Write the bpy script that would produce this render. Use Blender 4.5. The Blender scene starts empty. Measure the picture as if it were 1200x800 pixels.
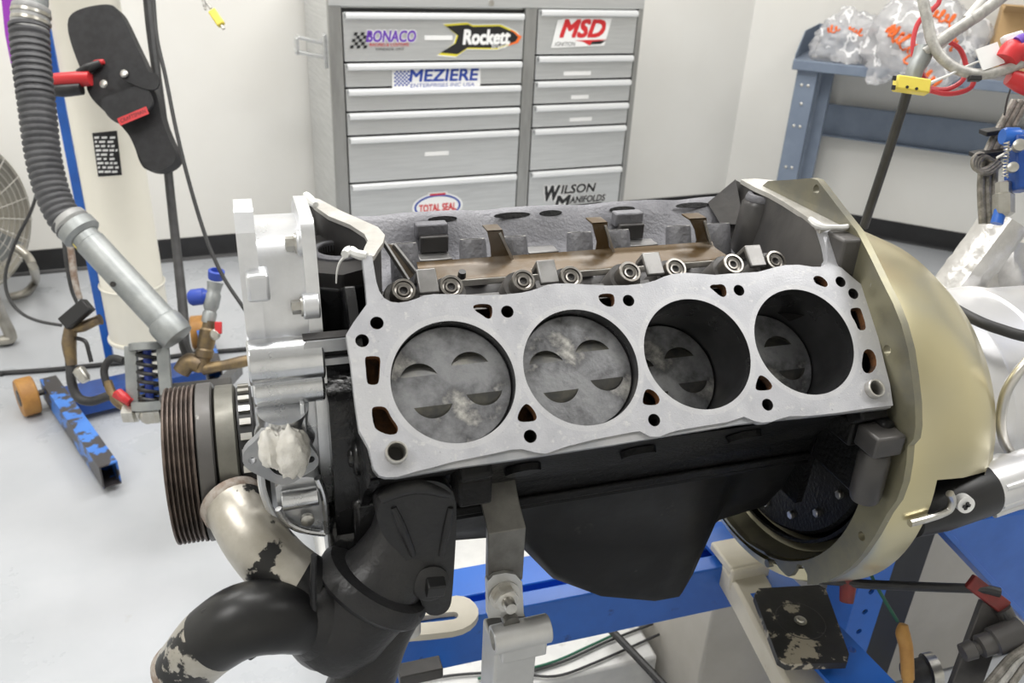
import bpy, math, random
from mathutils import Vector, Matrix, noise as mnoise

# ------------------------------------------------------------------ camera, world, lights, exposure
# working frame: millimetres, X along the crankshaft, Y away from the photographer, Z up,
# origin at the first cylinder's centre on the deck; the floor lies 1050 mm below it.
FLOOR = -1050.0
CAMP = Vector((-147.92, -572.20, 331.81))
FPX = 977.12
YAW, PITCH, ROLL = 0.329426, 0.462463, 0.050351
_f = Vector((math.sin(YAW)*math.cos(PITCH), math.cos(YAW)*math.cos(PITCH), -math.sin(PITCH)))
_r0 = Vector((math.cos(YAW), -math.sin(YAW), 0)); _u0 = _r0.cross(_f)
CR = math.cos(ROLL)*_r0 + math.sin(ROLL)*_u0
CU = -math.sin(ROLL)*_r0 + math.cos(ROLL)*_u0
CF = _f
def W(p):                                    # mm frame -> metres, floor at z = 0
    return Vector((p[0]*.001, p[1]*.001, (p[2]-FLOOR)*.001))
def ray(x, y):
    return CR*((x-600)/FPX) - CU*((y-400)/FPX) + CF
def AT(x, y, depth): return CAMP + ray(x, y)*depth
def PA(x, y, ax, val):
    d = ray(x, y); return CAMP + d*((val-CAMP[ax])/d[ax])
def PY(x, y, Y): return PA(x, y, 1, Y)
def PZ(x, y, Z): return PA(x, y, 2, Z)
def PN(x, y, pt, n):
    d = ray(x, y); n = Vector(n); return CAMP + d*((Vector(pt)-CAMP).dot(n)/d.dot(n))

scene = bpy.context.scene
COL = scene.collection
cam_d = bpy.data.cameras.new('camera'); cam = bpy.data.objects.new('camera', cam_d); COL.objects.link(cam)
cam_d.sensor_fit = 'HORIZONTAL'; cam_d.sensor_width = 36.0; cam_d.lens = 36.0*FPX/1200.0
cam_d.clip_start = 0.02; cam_d.clip_end = 60
cm = Matrix.Identity(4)
for i in range(3):
    cm[i][0] = CR[i]; cm[i][1] = CU[i]; cm[i][2] = -CF[i]
cm.translation = W(CAMP); cam.matrix_world = cm
scene.camera = cam
cam_d.dof.use_dof = True; cam_d.dof.focus_distance = 0.80; cam_d.dof.aperture_fstop = 11.0

world = bpy.data.worlds.new('world'); scene.world = world; world.use_nodes = True
world.node_tree.nodes['Background'].inputs[0].default_value = (1, .98, .95, 1)
world.node_tree.nodes['Background'].inputs[1].default_value = 0.15
LIGHTS = [((-1500, -200), 1.2), ((1800, -200), 1.2), ((-1100, 2000), 1.3), ((1300, 2000), 1.3), ((150, 800), 1.4)]
LIGHT_POWER = 13.0
scene.view_settings.view_transform = 'Standard'
scene.view_settings.look = 'None'
scene.view_settings.gamma = 1.0
scene.view_settings.use_curve_mapping = False
scene.view_settings.exposure = 0.86

# ------------------------------------------------------------------ helpers
random.seed(7)
S = 111.25; BR = 51.5; s = math.sqrt(.5)
VEX = Vector((1, 0, 0)); VV = Vector((0, s, s)); VN = Vector((0, -s, s))   # deck: along, up, outward normal
YC, ZC = 160.0, -160.0                                                    # crank axis

class MB:
    def __init__(self): self.v = []; self.f = []; self.m = []
    def add(self, vs, fs, mi=0):
        o = len(self.v); self.v += [Vector(p) for p in vs]
        for k, f in enumerate(fs):
            self.f.append([i+o for i in f]); self.m.append(mi[k] if isinstance(mi, list) else mi)
        return self
    def box(self, c, size, mi=0, ax=(1,0,0), az=(0,0,1), taper=1.0):
        X = Vector(ax).normalized(); Z = Vector(az).normalized(); Y = Z.cross(X).normalized(); Z = X.cross(Y)
        c = Vector(c); a, b, h = [t/2 for t in size]; vs = []
        for z in (-1, 1):
            t = taper if z > 0 else 1
            for sx, sy in ((-1,-1),(1,-1),(1,1),(-1,1)): vs.append(c+X*a*sx*t+Y*b*sy*t+Z*h*z)
        return self.add(vs, [(3,2,1,0),(4,5,6,7),(0,1,5,4),(1,2,6,5),(2,3,7,6),(3,0,4,7)], mi)
    def bar(self, p0, p1, w, h, mi=0, up=(0,0,1)):
        p0 = Vector(p0); p1 = Vector(p1); d = p1-p0; u = Vector(up); u = (u-d.normalized()*u.dot(d.normalized()))
        return self.box((p0+p1)/2, (d.length, w, h), mi, d, u)
    def lathe(self, o, d, prof, seg=32, mi=0, cap0=True, cap1=True, a0=0, a1=2*math.pi, skip=None, ref=None):
        o = Vector(o); d = Vector(d).normalized()
        ref = Vector(ref) if ref else (Vector((0,0,1)) if abs(d.z) < .9 else Vector((1,0,0)))
        u = (ref-d*ref.dot(d)).normalized(); w = d.cross(u)
        full = abs(a1-a0-2*math.pi) < 1e-6; n = seg if full else seg+1
        vs = []
        for r, h in prof:
            for k in range(n):
                a = a0+(a1-a0)*k/seg; vs.append(o+d*h+(u*math.cos(a)+w*math.sin(a))*r)
        fs = []; ms = []
        for j in range(len(prof)-1):
            for k in range(seg):
                if skip and skip(j, k): continue
                k2 = (k+1) % n
                fs.append((j*n+k, j*n+k2, (j+1)*n+k2, (j+1)*n+k))
                ms.append(mi[j] if isinstance(mi, list) else mi)
        if full and cap0 and prof[0][0] > 1e-6: fs.append(tuple(reversed(range(n)))); ms.append(ms[0])
        if full and cap1 and prof[-1][0] > 1e-6: fs.append(tuple((len(prof)-1)*n+k for k in range(n))); ms.append(ms[-1])
        return self.add(vs, fs, ms)
    def cyl(self, p0, p1, r0, r1=None, seg=24, mi=0, caps=True):
        p0 = Vector(p0); p1 = Vector(p1); d = p1-p0
        return self.lathe(p0, d, [(r0, 0), (r1 if r1 is not None else r0, d.length)], seg, mi, caps, caps)
    def tube(self, pts, r, seg=10, mi=0, caps=True, smooth=4):
        pts = [Vector(p) for p in pts]
        rs = r if isinstance(r, (list, tuple)) else [r]*len(pts)
        if smooth and len(pts) > 2:
            q = []; rr = []
            for i in range(len(pts)-1):
                p0 = pts[max(i-1, 0)]; p1 = pts[i]; p2 = pts[i+1]; p3 = pts[min(i+2, len(pts)-1)]
                for k in range(smooth):
                    t = k/smooth; t2 = t*t; t3 = t2*t
                    q.append(.5*((2*p1)+(p2-p0)*t+(2*p0-5*p1+4*p2-p3)*t2+(3*p1-p0-3*p2+p3)*t3))
                    rr.append(rs[i]*(1-t)+rs[i+1]*t)
            q.append(pts[-1]); rr.append(rs[-1]); pts, rs = q, rr
        n = len(pts); vs = []; u = None
        mis = None
        for i in range(n):
            d = (pts[min(i+1, n-1)]-pts[max(i-1, 0)]).normalized()
            if u is None:
                ref = Vector((0,0,1)) if abs(d.z) < .9 else Vector((1,0,0)); u = (ref-d*ref.dot(d)).normalized()
            else: u = (u-d*u.dot(d)).normalized()
            w = d.cross(u)
            for k in range(seg):
                a = 2*math.pi*k/seg; vs.append(pts[i]+(u*math.cos(a)+w*math.sin(a))*rs[i])
        fs = [(i*seg+k, i*seg+(k+1) % seg, (i+1)*seg+(k+1) % seg, (i+1)*seg+k) for i in range(n-1) for k in range(seg)]
        ms = [mi(i/(n-1)) if callable(mi) else mi for i in range(n-1) for k in range(seg)]
        if caps:
            fs.append(tuple(reversed(range(seg)))); fs.append(tuple((n-1)*seg+k for k in range(seg)))
            ms += [ms[0], ms[-1]]
        return self.add(vs, fs, ms)
    def loft(self, rings, mi=0, caps=True, closed=True):
        n = len(rings[0]); vs = [p for r in rings for p in r]; m = len(rings)
        kk = n if closed else n-1
        fs = [(i*n+k, i*n+(k+1) % n, (i+1)*n+(k+1) % n, (i+1)*n+k) for i in range(m-1) for k in range(kk)]
        if caps: fs += [tuple(reversed(range(n))), tuple((m-1)*n+k for k in range(n))]
        return self.add(vs, fs, mi)
    def sphere(self, c, r, mi=0, seg=20, rings=12, sc=(1,1,1), fn=None):
        c = Vector(c); vs = []; fs = []
        for j in range(rings+1):
            t = math.pi*j/rings
            for k in range(seg):
                a = 2*math.pi*k/seg
                p = Vector((math.sin(t)*math.cos(a), math.sin(t)*math.sin(a), math.cos(t)))
                q = fn(p) if fn else 1.0
                vs.append(c+Vector((p.x*r*sc[0]*q, p.y*r*sc[1]*q, p.z*r*sc[2]*q)))
        for j in range(rings):
            for k in range(seg):
                fs.append((j*seg+k, (j+1)*seg+k, (j+1)*seg+(k+1) % seg, j*seg+(k+1) % seg))
        return self.add(vs, fs, mi)
    def plate(self, loops, o, u, v, n, th, mi=0, side=None, side_fn=None):
        """flat plate from 2D loops (first outer, others holes); top at o, thickness th along -n"""
        vs, fs = fill2d(loops, th/2)
        o = Vector(o); u = Vector(u); v = Vector(v); n = Vector(n)
        q = [o+u*p[0]+v*p[1]+n*(p[2]-th/2) for p in vs]
        ms = []
        for f in fs:
            a, b, c = (vs[f[0]], vs[f[1]], vs[f[2]])
            flat = max(abs(vs[i][2]-a[2]) for i in f) < 1e-5
            if flat or (side is None and side_fn is None): ms.append(mi)
            elif side_fn:
                cx = sum(vs[i][0] for i in f)/len(f); cy = sum(vs[i][1] for i in f)/len(f); ms.append(side_fn(cx, cy))
            else: ms.append(side)
        return self.add(q, fs, ms)

def fill2d(loops, half):
    cu = bpy.data.curves.new('tmp', 'CURVE'); cu.dimensions = '2D'; cu.fill_mode = 'BOTH'; cu.extrude = half*.01
    for lp in loops:
        sp = cu.splines.new('POLY'); sp.points.add(len(lp)-1); sp.use_cyclic_u = True
        for i, p in enumerate(lp): sp.points[i].co = (p[0]*.01, p[1]*.01, 0, 1)
    ob = bpy.data.objects.new('tmp', cu)
    me = bpy.data.meshes.new_from_object(ob)
    vs = [tuple(c*100 for c in v.co) for v in me.vertices]; fs = [tuple(p.vertices) for p in me.polygons]
    bpy.data.objects.remove(ob); bpy.data.meshes.remove(me); bpy.data.curves.remove(cu)
    return vs, fs

def text2d(body, size, shear=0, offset=0.0, ex=0.0, space=1.0):
    cu = bpy.data.curves.new('tmp', 'FONT'); cu.body = body; cu.size = 1; cu.align_x = 'CENTER'; cu.align_y = 'CENTER'
    cu.shear = shear; cu.space_character = space; cu.resolution_u = 3
    ob = bpy.data.objects.new('tmp', cu); me = bpy.data.meshes.new_from_object(ob)
    vs = [(v.co.x*size, v.co.y*size) for v in me.vertices]; fs = [tuple(p.vertices) for p in me.polygons]
    bpy.data.objects.remove(ob); bpy.data.meshes.remove(me); bpy.data.curves.remove(cu)
    return vs, fs

def circle(cx, cy, r, n=24, a0=0): return [(cx+r*math.cos(a0+2*math.pi*k/n), cy+r*math.sin(a0+2*math.pi*k/n)) for k in range(n)]
def chaikin(pts, it=1):
    for _ in range(it):
        q = []
        for i in range(len(pts)):
            a, b = pts[i], pts[(i+1) % len(pts)]
            q += [(a[0]*.75+b[0]*.25, a[1]*.75+b[1]*.25), (a[0]*.25+b[0]*.75, a[1]*.25+b[1]*.75)]
        pts = q
    return pts
def rrect(cx, cy, w, h, r, n=4):
    out = []
    for sx, sy, a in ((1,1,0),(-1,1,90),(-1,-1,180),(1,-1,270)):
        for k in range(n+1):
            t = math.radians(a+90*k/n); out.append((cx+sx*(w/2-r)+r*math.cos(t), cy+sy*(h/2-r)+r*math.sin(t)))
    return out

ROOT = {}
def thing(name, label, cat, base, group=None):
    o = bpy.data.objects.new(name, None); COL.objects.link(o); o.location = W(base)
    o.empty_display_size = .05
    o['label'] = label; o['category'] = cat
    if group: o['group'] = group
    ROOT[o] = Vector(base); return o
def mesh_of(name, mb, mats, org, ang=35, smooth=True):
    me = bpy.data.meshes.new(name)
    me.from_pydata([((p.x-org.x)*.001, (p.y-org.y)*.001, (p.z-org.z)*.001) for p in mb.v], [], mb.f)
    for m in (mats if isinstance(mats, (list, tuple)) else [mats]): me.materials.append(m)
    me.polygons.foreach_set('material_index', mb.m)
    me.update()
    if smooth:
        me.polygons.foreach_set('use_smooth', [True]*len(me.polygons)); me.set_sharp_from_angle(angle=math.radians(ang))
    return me
def finish(o, bevel, sub):
    if sub:
        m = o.modifiers.new('sub', 'SUBSURF'); m.levels = sub; m.render_levels = sub
    if bevel:
        m = o.modifiers.new('bevel', 'BEVEL'); m.width = bevel*.001; m.segments = 2; m.limit_method = 'ANGLE'; m.angle_limit = math.radians(40)
        m.harden_normals = False
def part(name, mb, mats, parent, bevel=0, ang=35, label=None, sub=0, kind=None):
    r = parent
    while r.parent: r = r.parent
    org = ROOT[r]
    o = bpy.data.objects.new(name, mesh_of(name, mb, mats, org, ang)); COL.objects.link(o); o.parent = parent
    finish(o, bevel, sub)
    if label: o['label'] = label
    if kind: o['kind'] = kind
    return o
def single(name, mb, mats, label, cat, group=None, bevel=0, ang=35, base=None, sub=0, kind=None):
    if base is None:
        n = len(mb.v); base = Vector((sum(p.x for p in mb.v)/n, sum(p.y for p in mb.v)/n, min(p.z for p in mb.v)))
    base = Vector(base)
    o = bpy.data.objects.new(name, mesh_of(name, mb, mats, base, ang)); COL.objects.link(o); o.location = W(base); ROOT[o] = base
    o['label'] = label; o['category'] = cat
    if group: o['group'] = group
    if kind: o['kind'] = kind
    finish(o, bevel, sub); return o
def struct(name, mb, mats, bevel=0):
    base = Vector((0, 0, FLOOR))
    o = bpy.data.objects.new(name, mesh_of(name, mb, mats, base)); COL.objects.link(o); ROOT[o] = base
    o['kind'] = 'structure'; finish(o, bevel, 0); return o
def localmesh(name, mb, mats, ang=35): return mesh_of(name, mb, mats, Vector((0,0,0)), ang)
def inst(name, me, parent, loc, z=(0,0,1), x=(1,0,0), bevel=0):
    r = parent
    while r.parent: r = r.parent
    org = ROOT[r]; Z = Vector(z).normalized(); X = Vector(x); X = X if (X-Z*X.dot(Z)).length > .01 else Vector((0,1,0)); X = (X-Z*X.dot(Z)).normalized(); Y = Z.cross(X)
    o = bpy.data.objects.new(name, me); COL.objects.link(o); o.parent = parent
    m = Matrix.Identity(4)
    for i in range(3): m[i][0] = X[i]; m[i][1] = Y[i]; m[i][2] = Z[i]
    m.translation = (Vector(loc)-org)*.001; o.matrix_local = m
    finish(o, bevel, 0); return o

# ------------------------------------------------------------------ materials
def mat(name, col, rough=.5, metal=0.0, col2=None, nscale=8.0, lo=.4, hi=.6, bump=0.0, bscale=60.0, rvar=0.0, coat=0.0, det=6, stretch=None, spec=None, trans=0.0, alpha=1.0, col3=None, n3=3.0, lo3=.55, hi3=.62):
    m = bpy.data.materials.new(name); m.use_nodes = True; nt = m.node_tree; N = nt.nodes; L = nt.links
    b = N['Principled BSDF']; b.inputs['Base Color'].default_value = (*col, 1); b.inputs['Roughness'].default_value = rough
    b.inputs['Metallic'].default_value = metal; b.inputs['Coat Weight'].default_value = coat
    if spec is not None: b.inputs['Specular IOR Level'].default_value = spec
    b.inputs['Transmission Weight'].default_value = trans; b.inputs['Alpha'].default_value = alpha
    tc = N.new('ShaderNodeTexCoord'); src = tc.outputs['Object']
    if stretch:
        mp = N.new('ShaderNodeMapping'); mp.inputs['Scale'].default_value = stretch; L.new(src, mp.inputs[0]); src = mp.outputs[0]
    cur = None
    if col2 or rvar:
        nz = N.new('ShaderNodeTexNoise'); nz.inputs['Scale'].default_value = nscale; nz.inputs['Detail'].default_value = det; nz.inputs['Roughness'].default_value = .62
        L.new(src, nz.inputs['Vector'])
        mr = N.new('ShaderNodeMapRange'); mr.inputs[1].default_value = lo; mr.inputs[2].default_value = hi; L.new(nz.outputs['Fac'], mr.inputs[0])
        if col2:
            mx = N.new('ShaderNodeMix'); mx.data_type = 'RGBA'; mx.inputs[6].default_value = (*col, 1); mx.inputs[7].default_value = (*col2, 1)
            L.new(mr.outputs[0], mx.inputs[0]); cur = mx.outputs[2]
        if rvar:
            r2 = N.new('ShaderNodeMapRange'); r2.inputs[3].default_value = rough-rvar; r2.inputs[4].default_value = rough+rvar
            L.new(mr.outputs[0], r2.inputs[0]); L.new(r2.outputs[0], b.inputs['Roughness'])
    if col3:
        nz = N.new('ShaderNodeTexNoise'); nz.inputs['Scale'].default_value = n3; nz.inputs['Detail'].default_value = 8; nz.inputs['Roughness'].default_value = .6
        L.new(src, nz.inputs['Vector'])
        mr = N.new('ShaderNodeMapRange'); mr.inputs[1].default_value = lo3; mr.inputs[2].default_value = hi3; L.new(nz.outputs['Fac'], mr.inputs[0])
        mx = N.new('ShaderNodeMix'); mx.data_type = 'RGBA'; L.new(mr.outputs[0], mx.inputs[0]); mx.inputs[7].default_value = (*col3, 1)
        if cur: L.new(cur, mx.inputs[6])
        else: mx.inputs[6].default_value = (*col, 1)
        cur = mx.outputs[2]
    if cur: L.new(cur, b.inputs['Base Color'])
    if bump:
        nb = N.new('ShaderNodeTexNoise'); nb.inputs['Scale'].default_value = bscale; nb.inputs['Detail'].default_value = 4; L.new(src, nb.inputs['Vector'])
        bp = N.new('ShaderNodeBump'); bp.inputs['Strength'].default_value = bump; bp.inputs['Distance'].default_value = .002
        L.new(nb.outputs['Fac'], bp.inputs['Height']); L.new(bp.outputs[0], b.inputs['Normal'])
    return m
M = {}
M['wall'] = mat('wall_paint', (.86,.85,.81), .55, col2=(.83,.815,.77), nscale=1.2, bump=.05, bscale=180)
M['ceiling'] = mat('ceiling_paint', (.85,.84,.81), .7)
M['floor'] = mat('floor_epoxy', (.46,.48,.505), .32, col2=(.50,.515,.54), nscale=2.5, rvar=.08, bump=.04, bscale=40, col3=(.42,.42,.41), n3=9, lo3=.68, hi3=.8)
M['base'] = mat('baseboard_rubber', (.012,.012,.013), .4, col2=(.022,.022,.024), nscale=6)
M['steel'] = mat('stainless', (.66,.67,.67), .34, .7, col2=(.60,.61,.61), nscale=6, rvar=.06, stretch=(1,1,18), bump=.04, bscale=30)
M['steel_dark'] = mat('stainless_frame', (.42,.42,.41), .38, .8, col2=(.34,.34,.33), nscale=4, stretch=(6,6,1))
M['handle'] = mat('anodised_handle', (.80,.81,.82), .3, .3)
M['gap'] = mat('shadow_gap_black', (.02,.02,.02), .8)
M['white'] = mat('white_vinyl', (.87,.87,.86), .4)
M['black'] = mat('black_ink', (.012,.012,.013), .45)
M['red'] = mat('red_ink', (.62,.025,.03), .45)
M['blueink'] = mat('blue_ink', (.02,.06,.36), .45)
M['purpleink'] = mat('purple_ink', (.14,.05,.40), .45)
M['yellowink'] = mat('yellow_ink', (.75,.66,.05), .45)
M['orange'] = mat('orange_ink', (.85,.17,.03), .5)
M['cast'] = mat('oily_black_casting', (.006,.006,.0065), .22, 0, col2=(.014,.014,.015), nscale=14, rvar=.1, bump=.6, bscale=70, spec=.5)
M['castdry'] = mat('dull_black_casting', (.008,.008,.0085), .46, 0, col2=(.020,.0195,.019), nscale=10, lo=.5, hi=.75, rvar=.1, bump=.55, bscale=220, spec=.14)
M['castgrey'] = mat('grey_casting', (.15,.15,.165), .5, .35, col2=(.21,.21,.225), nscale=12, bump=.5, bscale=260)
M['castmid'] = mat('dark_grey_casting', (.055,.053,.053), .42, .3, col2=(.095,.09,.086), nscale=9, rvar=.08, bump=.15, bscale=90, det=3)
M['rust'] = mat('rusty_jacket', (.16,.065,.02), .8, 0, col2=(.05,.025,.012), nscale=60, bump=.6, bscale=200)
M['holedark'] = mat('hole_dark', (.03,.028,.027), .5, .4)
M['bore'] = mat('honed_bore', (.075,.075,.078), .33, .7, col2=(.05,.05,.052), nscale=10, rvar=.08)
M['piston'] = mat('carboned_piston', (.33,.335,.35), .40, .65, col2=(.10,.10,.105), nscale=20, lo=.42, hi=.60, rvar=.12, bump=.18, bscale=180, col3=(.48,.47,.44), n3=19, lo3=.57, hi3=.66)
M['relief'] = mat('relief_cut', (.13,.125,.105), .45, .6, col2=(.07,.07,.07), nscale=40)
M['alu'] = mat('cast_aluminium', (.80,.81,.83), .33, .75, col2=(.70,.71,.73), nscale=14, rvar=.08, bump=.12, bscale=120)
M['alupol'] = mat('polished_aluminium', (.74,.75,.77), .22, .95, col2=(.6,.61,.63), nscale=18, rvar=.07, bump=.08, bscale=80)
M['greypl'] = mat('grey_gasket_plate', (.36,.37,.39), .45, .6, col2=(.46,.46,.47), nscale=30)
M['machined'] = mat('machined_rail', (.60,.585,.55), .42, .4, col2=(.48,.465,.43), nscale=30, bump=.1, bscale=150)
M['sealant'] = mat('grey_sealant', (.68,.68,.66), .6, 0, bump=.4, bscale=120)
M['lifter'] = mat('lifter_steel', (.30,.285,.265), .3, .9, col2=(.21,.195,.175), nscale=60)
M['spider'] = mat('oiled_sheet_steel', (.085,.052,.02), .38, .35, col2=(.14,.115,.09), nscale=22, lo=.45, hi=.62)
M['plate'] = mat('guide_plate_steel', (.30,.295,.29), .42, .8, col2=(.22,.215,.21), nscale=30)
M['bolt'] = mat('zinc_bolt', (.62,.61,.58), .32, .9, col2=(.5,.48,.44), nscale=40)
M['rubbergroove'] = mat('rusty_pulley', (.18,.14,.12), .5, .6, col2=(.07,.055,.048), nscale=45, lo=.35, hi=.65, stretch=(1,1,1), bump=.25, bscale=200)
M['damper'] = mat('damper_steel', (.15,.145,.145), .42, .7, col2=(.13,.125,.12), nscale=12, rvar=.08, col3=(.3,.29,.27), n3=60, lo3=.66, hi3=.7)
M['hub'] = mat('hub_steel', (.21,.205,.18), .45, .65, col2=(.15,.145,.125), nscale=16, rvar=.08)
M['pan'] = mat('oil_pan_black', (.006,.006,.0065), .42, 0, col2=(.011,.011,.0115), nscale=9, rvar=.1, bump=.1, bscale=60, spec=.13, col3=(.06,.056,.05), n3=24, lo3=.66, hi3=.74)
M['gold'] = mat('zinc_chromate', (.68,.61,.37), .30, .8, col2=(.62,.57,.39), nscale=5, det=2)
M['golddark'] = mat('worn_flange', (.30,.28,.19), .42, .6, col2=(.20,.195,.165), nscale=10, col3=(.55,.54,.5), n3=50, lo3=.68, hi3=.72)
M['silver'] = mat('silver_housing', (.78,.78,.79), .36, .6, col2=(.70,.70,.71), nscale=4, rvar=.06, bump=.05, bscale=30)
M['foil'] = mat('crinkled_foil', (.68,.67,.65), .3, .85, col2=(.5,.49,.47), nscale=12, bump=.9, bscale=45)
M['blue'] = mat('blue_paint', (.025,.15,.60), .34, 0, col2=(.02,.115,.48), nscale=5, rvar=.06, col3=(.016,.07,.30), n3=30, lo3=.66, hi3=.72)
M['bluechip'] = mat('chipped_blue_paint', (.06,.22,.66), .4, 0, col2=(.04,.16,.55), nscale=6, col3=(.055,.05,.052), n3=11, lo3=.455, hi3=.48)
M['beige'] = mat('beige_paint', (.70,.655,.55), .42, 0, col2=(.63,.585,.48), nscale=10, col3=(.45,.33,.2), n3=30, lo3=.68, hi3=.76)
M['galv'] = mat('galvanised_pipe', (.27,.285,.285), .45, .5, col2=(.35,.365,.36), nscale=22, lo=.35, hi=.65, bump=.1, bscale=90, col3=(.30,.30,.29), n3=9, lo3=.6, hi3=.75)
M['hosegrey'] = mat('corrugated_hose', (.065,.065,.07), .5, 0, col2=(.10,.10,.105), nscale=20)
M['cuff'] = mat('hose_cuff', (.30,.30,.30), .42, .2, col2=(.38,.38,.37), nscale=14)
M['column'] = mat('ivory_tank', (.86,.83,.73), .35, 0, col2=(.82,.79,.69), nscale=3, coat=.2)
M['fabric'] = mat('black_nylon', (.012,.012,.013), .6, 0, col2=(.020,.020,.022), nscale=50, bump=.3, bscale=600, spec=.45)
M['darkred'] = mat('dull_red_paint', (.22,.022,.02), .45, 0, col2=(.13,.02,.018), nscale=30)
M['manifold'] = mat('charcoal_casting', (.022,.022,.0235), .42, 0, col2=(.042,.041,.040), nscale=9, lo=.45, hi=.75, rvar=.08, bump=.35, bscale=170, spec=.35)
M['navy'] = mat('navy_paint', (.012,.075,.34), .36, 0, col2=(.01,.05,.24), nscale=12)
M['redpl'] = mat('red_plastic', (.58,.03,.035), .4)
M['blackpl'] = mat('black_plastic', (.015,.015,.016), .42)
M['blackrub'] = mat('black_rubber', (.022,.022,.023), .55, col2=(.035,.035,.036), nscale=30)
M['brass'] = mat('aged_brass', (.26,.19,.10), .45, .8, col2=(.17,.13,.09), nscale=40)
M['nickel'] = mat('nickel_fitting', (.58,.57,.53), .3, .9, col2=(.45,.43,.38), nscale=30)
M['bluecap'] = mat('blue_plastic', (.03,.07,.40), .4)
M['caster'] = mat('tan_polyurethane', (.50,.25,.06), .5, 0, col2=(.40,.19,.05), nscale=30)
M['purple'] = mat('purple_webbing', (.22,.015,.32), .6)
M['yellow'] = mat('yellow_plastic', (.80,.66,.10), .4, 0, col2=(.74,.6,.09), nscale=20)
M['bench'] = mat('bench_blue_grey', (.20,.245,.32), .42, .1, col2=(.17,.21,.28), nscale=8)
M['chrome'] = mat('chrome_wire', (.62,.60,.56), .28, .95)
M['fangrey'] = mat('fan_tube', (.45,.43,.38), .35, .8, col2=(.36,.34,.30), nscale=10)
M['card'] = mat('cardboard', (.60,.40,.20), .75, 0, col2=(.55,.36,.17), nscale=6)
M['greyhose'] = mat('braided_grey_hose', (.50,.49,.46), .5, .2, col2=(.36,.35,.33), nscale=120)
M['whitecable'] = mat('white_cable', (.72,.71,.68), .45)
M['braid'] = mat('dark_braided_line', (.16,.15,.13), .5, .4, col2=(.32,.30,.27), nscale=90)
M['redwire'] = mat('red_wire', (.58,.05,.06), .4)
M['greenwire'] = mat('green_wire', (.02,.12,.07), .45)
M['steelbar'] = mat('bare_steel_bar', (.20,.195,.18), .42, .8, col2=(.13,.125,.115), nscale=16, rvar=.08, bump=.1, bscale=120)
M['postsilver'] = mat('silver_painted_post', (.62,.62,.61), .4, .5, col2=(.55,.55,.54), nscale=14)
M['padrub'] = mat('worn_rubber_pad', (.018,.018,.019), .55, 0, col2=(.03,.03,.031), nscale=12, bump=.2, bscale=150, col3=(.42,.38,.30), n3=24, lo3=.565, hi3=.59)
M['rag'] = mat('white_cotton_rag', (.86,.84,.79), .9, 0, col2=(.78,.75,.68), nscale=30, bump=.4, bscale=300)
M['pipeSilver'] = mat('worn_silver_paint', (.52,.495,.44), .36, .65, col2=(.42,.39,.33), nscale=20, bump=.15, bscale=120, col3=(.035,.035,.035), n3=13, lo3=.545, hi3=.56)
M['pipeBlack'] = mat('pipe_black', (.012,.012,.013), .34, 0, col2=(.02,.02,.02), nscale=10, bump=.08, bscale=80, spec=.35)
M['pipeRust'] = mat('rusted_edge', (.22,.15,.11), .6, .3, col2=(.40,.36,.32), nscale=50)
M['basegrey'] = mat('grey_floor_plate', (.56,.56,.55), .5, .2, col2=(.64,.64,.62), nscale=12, col3=(.46,.45,.43), n3=30, lo3=.6, hi3=.7)
M['panelgrey'] = mat('pale_grey_panel', (.48,.46,.42), .55, 0, col2=(.42,.40,.36), nscale=5)
M['tan'] = mat('tan_tool_grip', (.50,.27,.07), .5, 0, col2=(.4,.2,.05), nscale=30)

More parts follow.
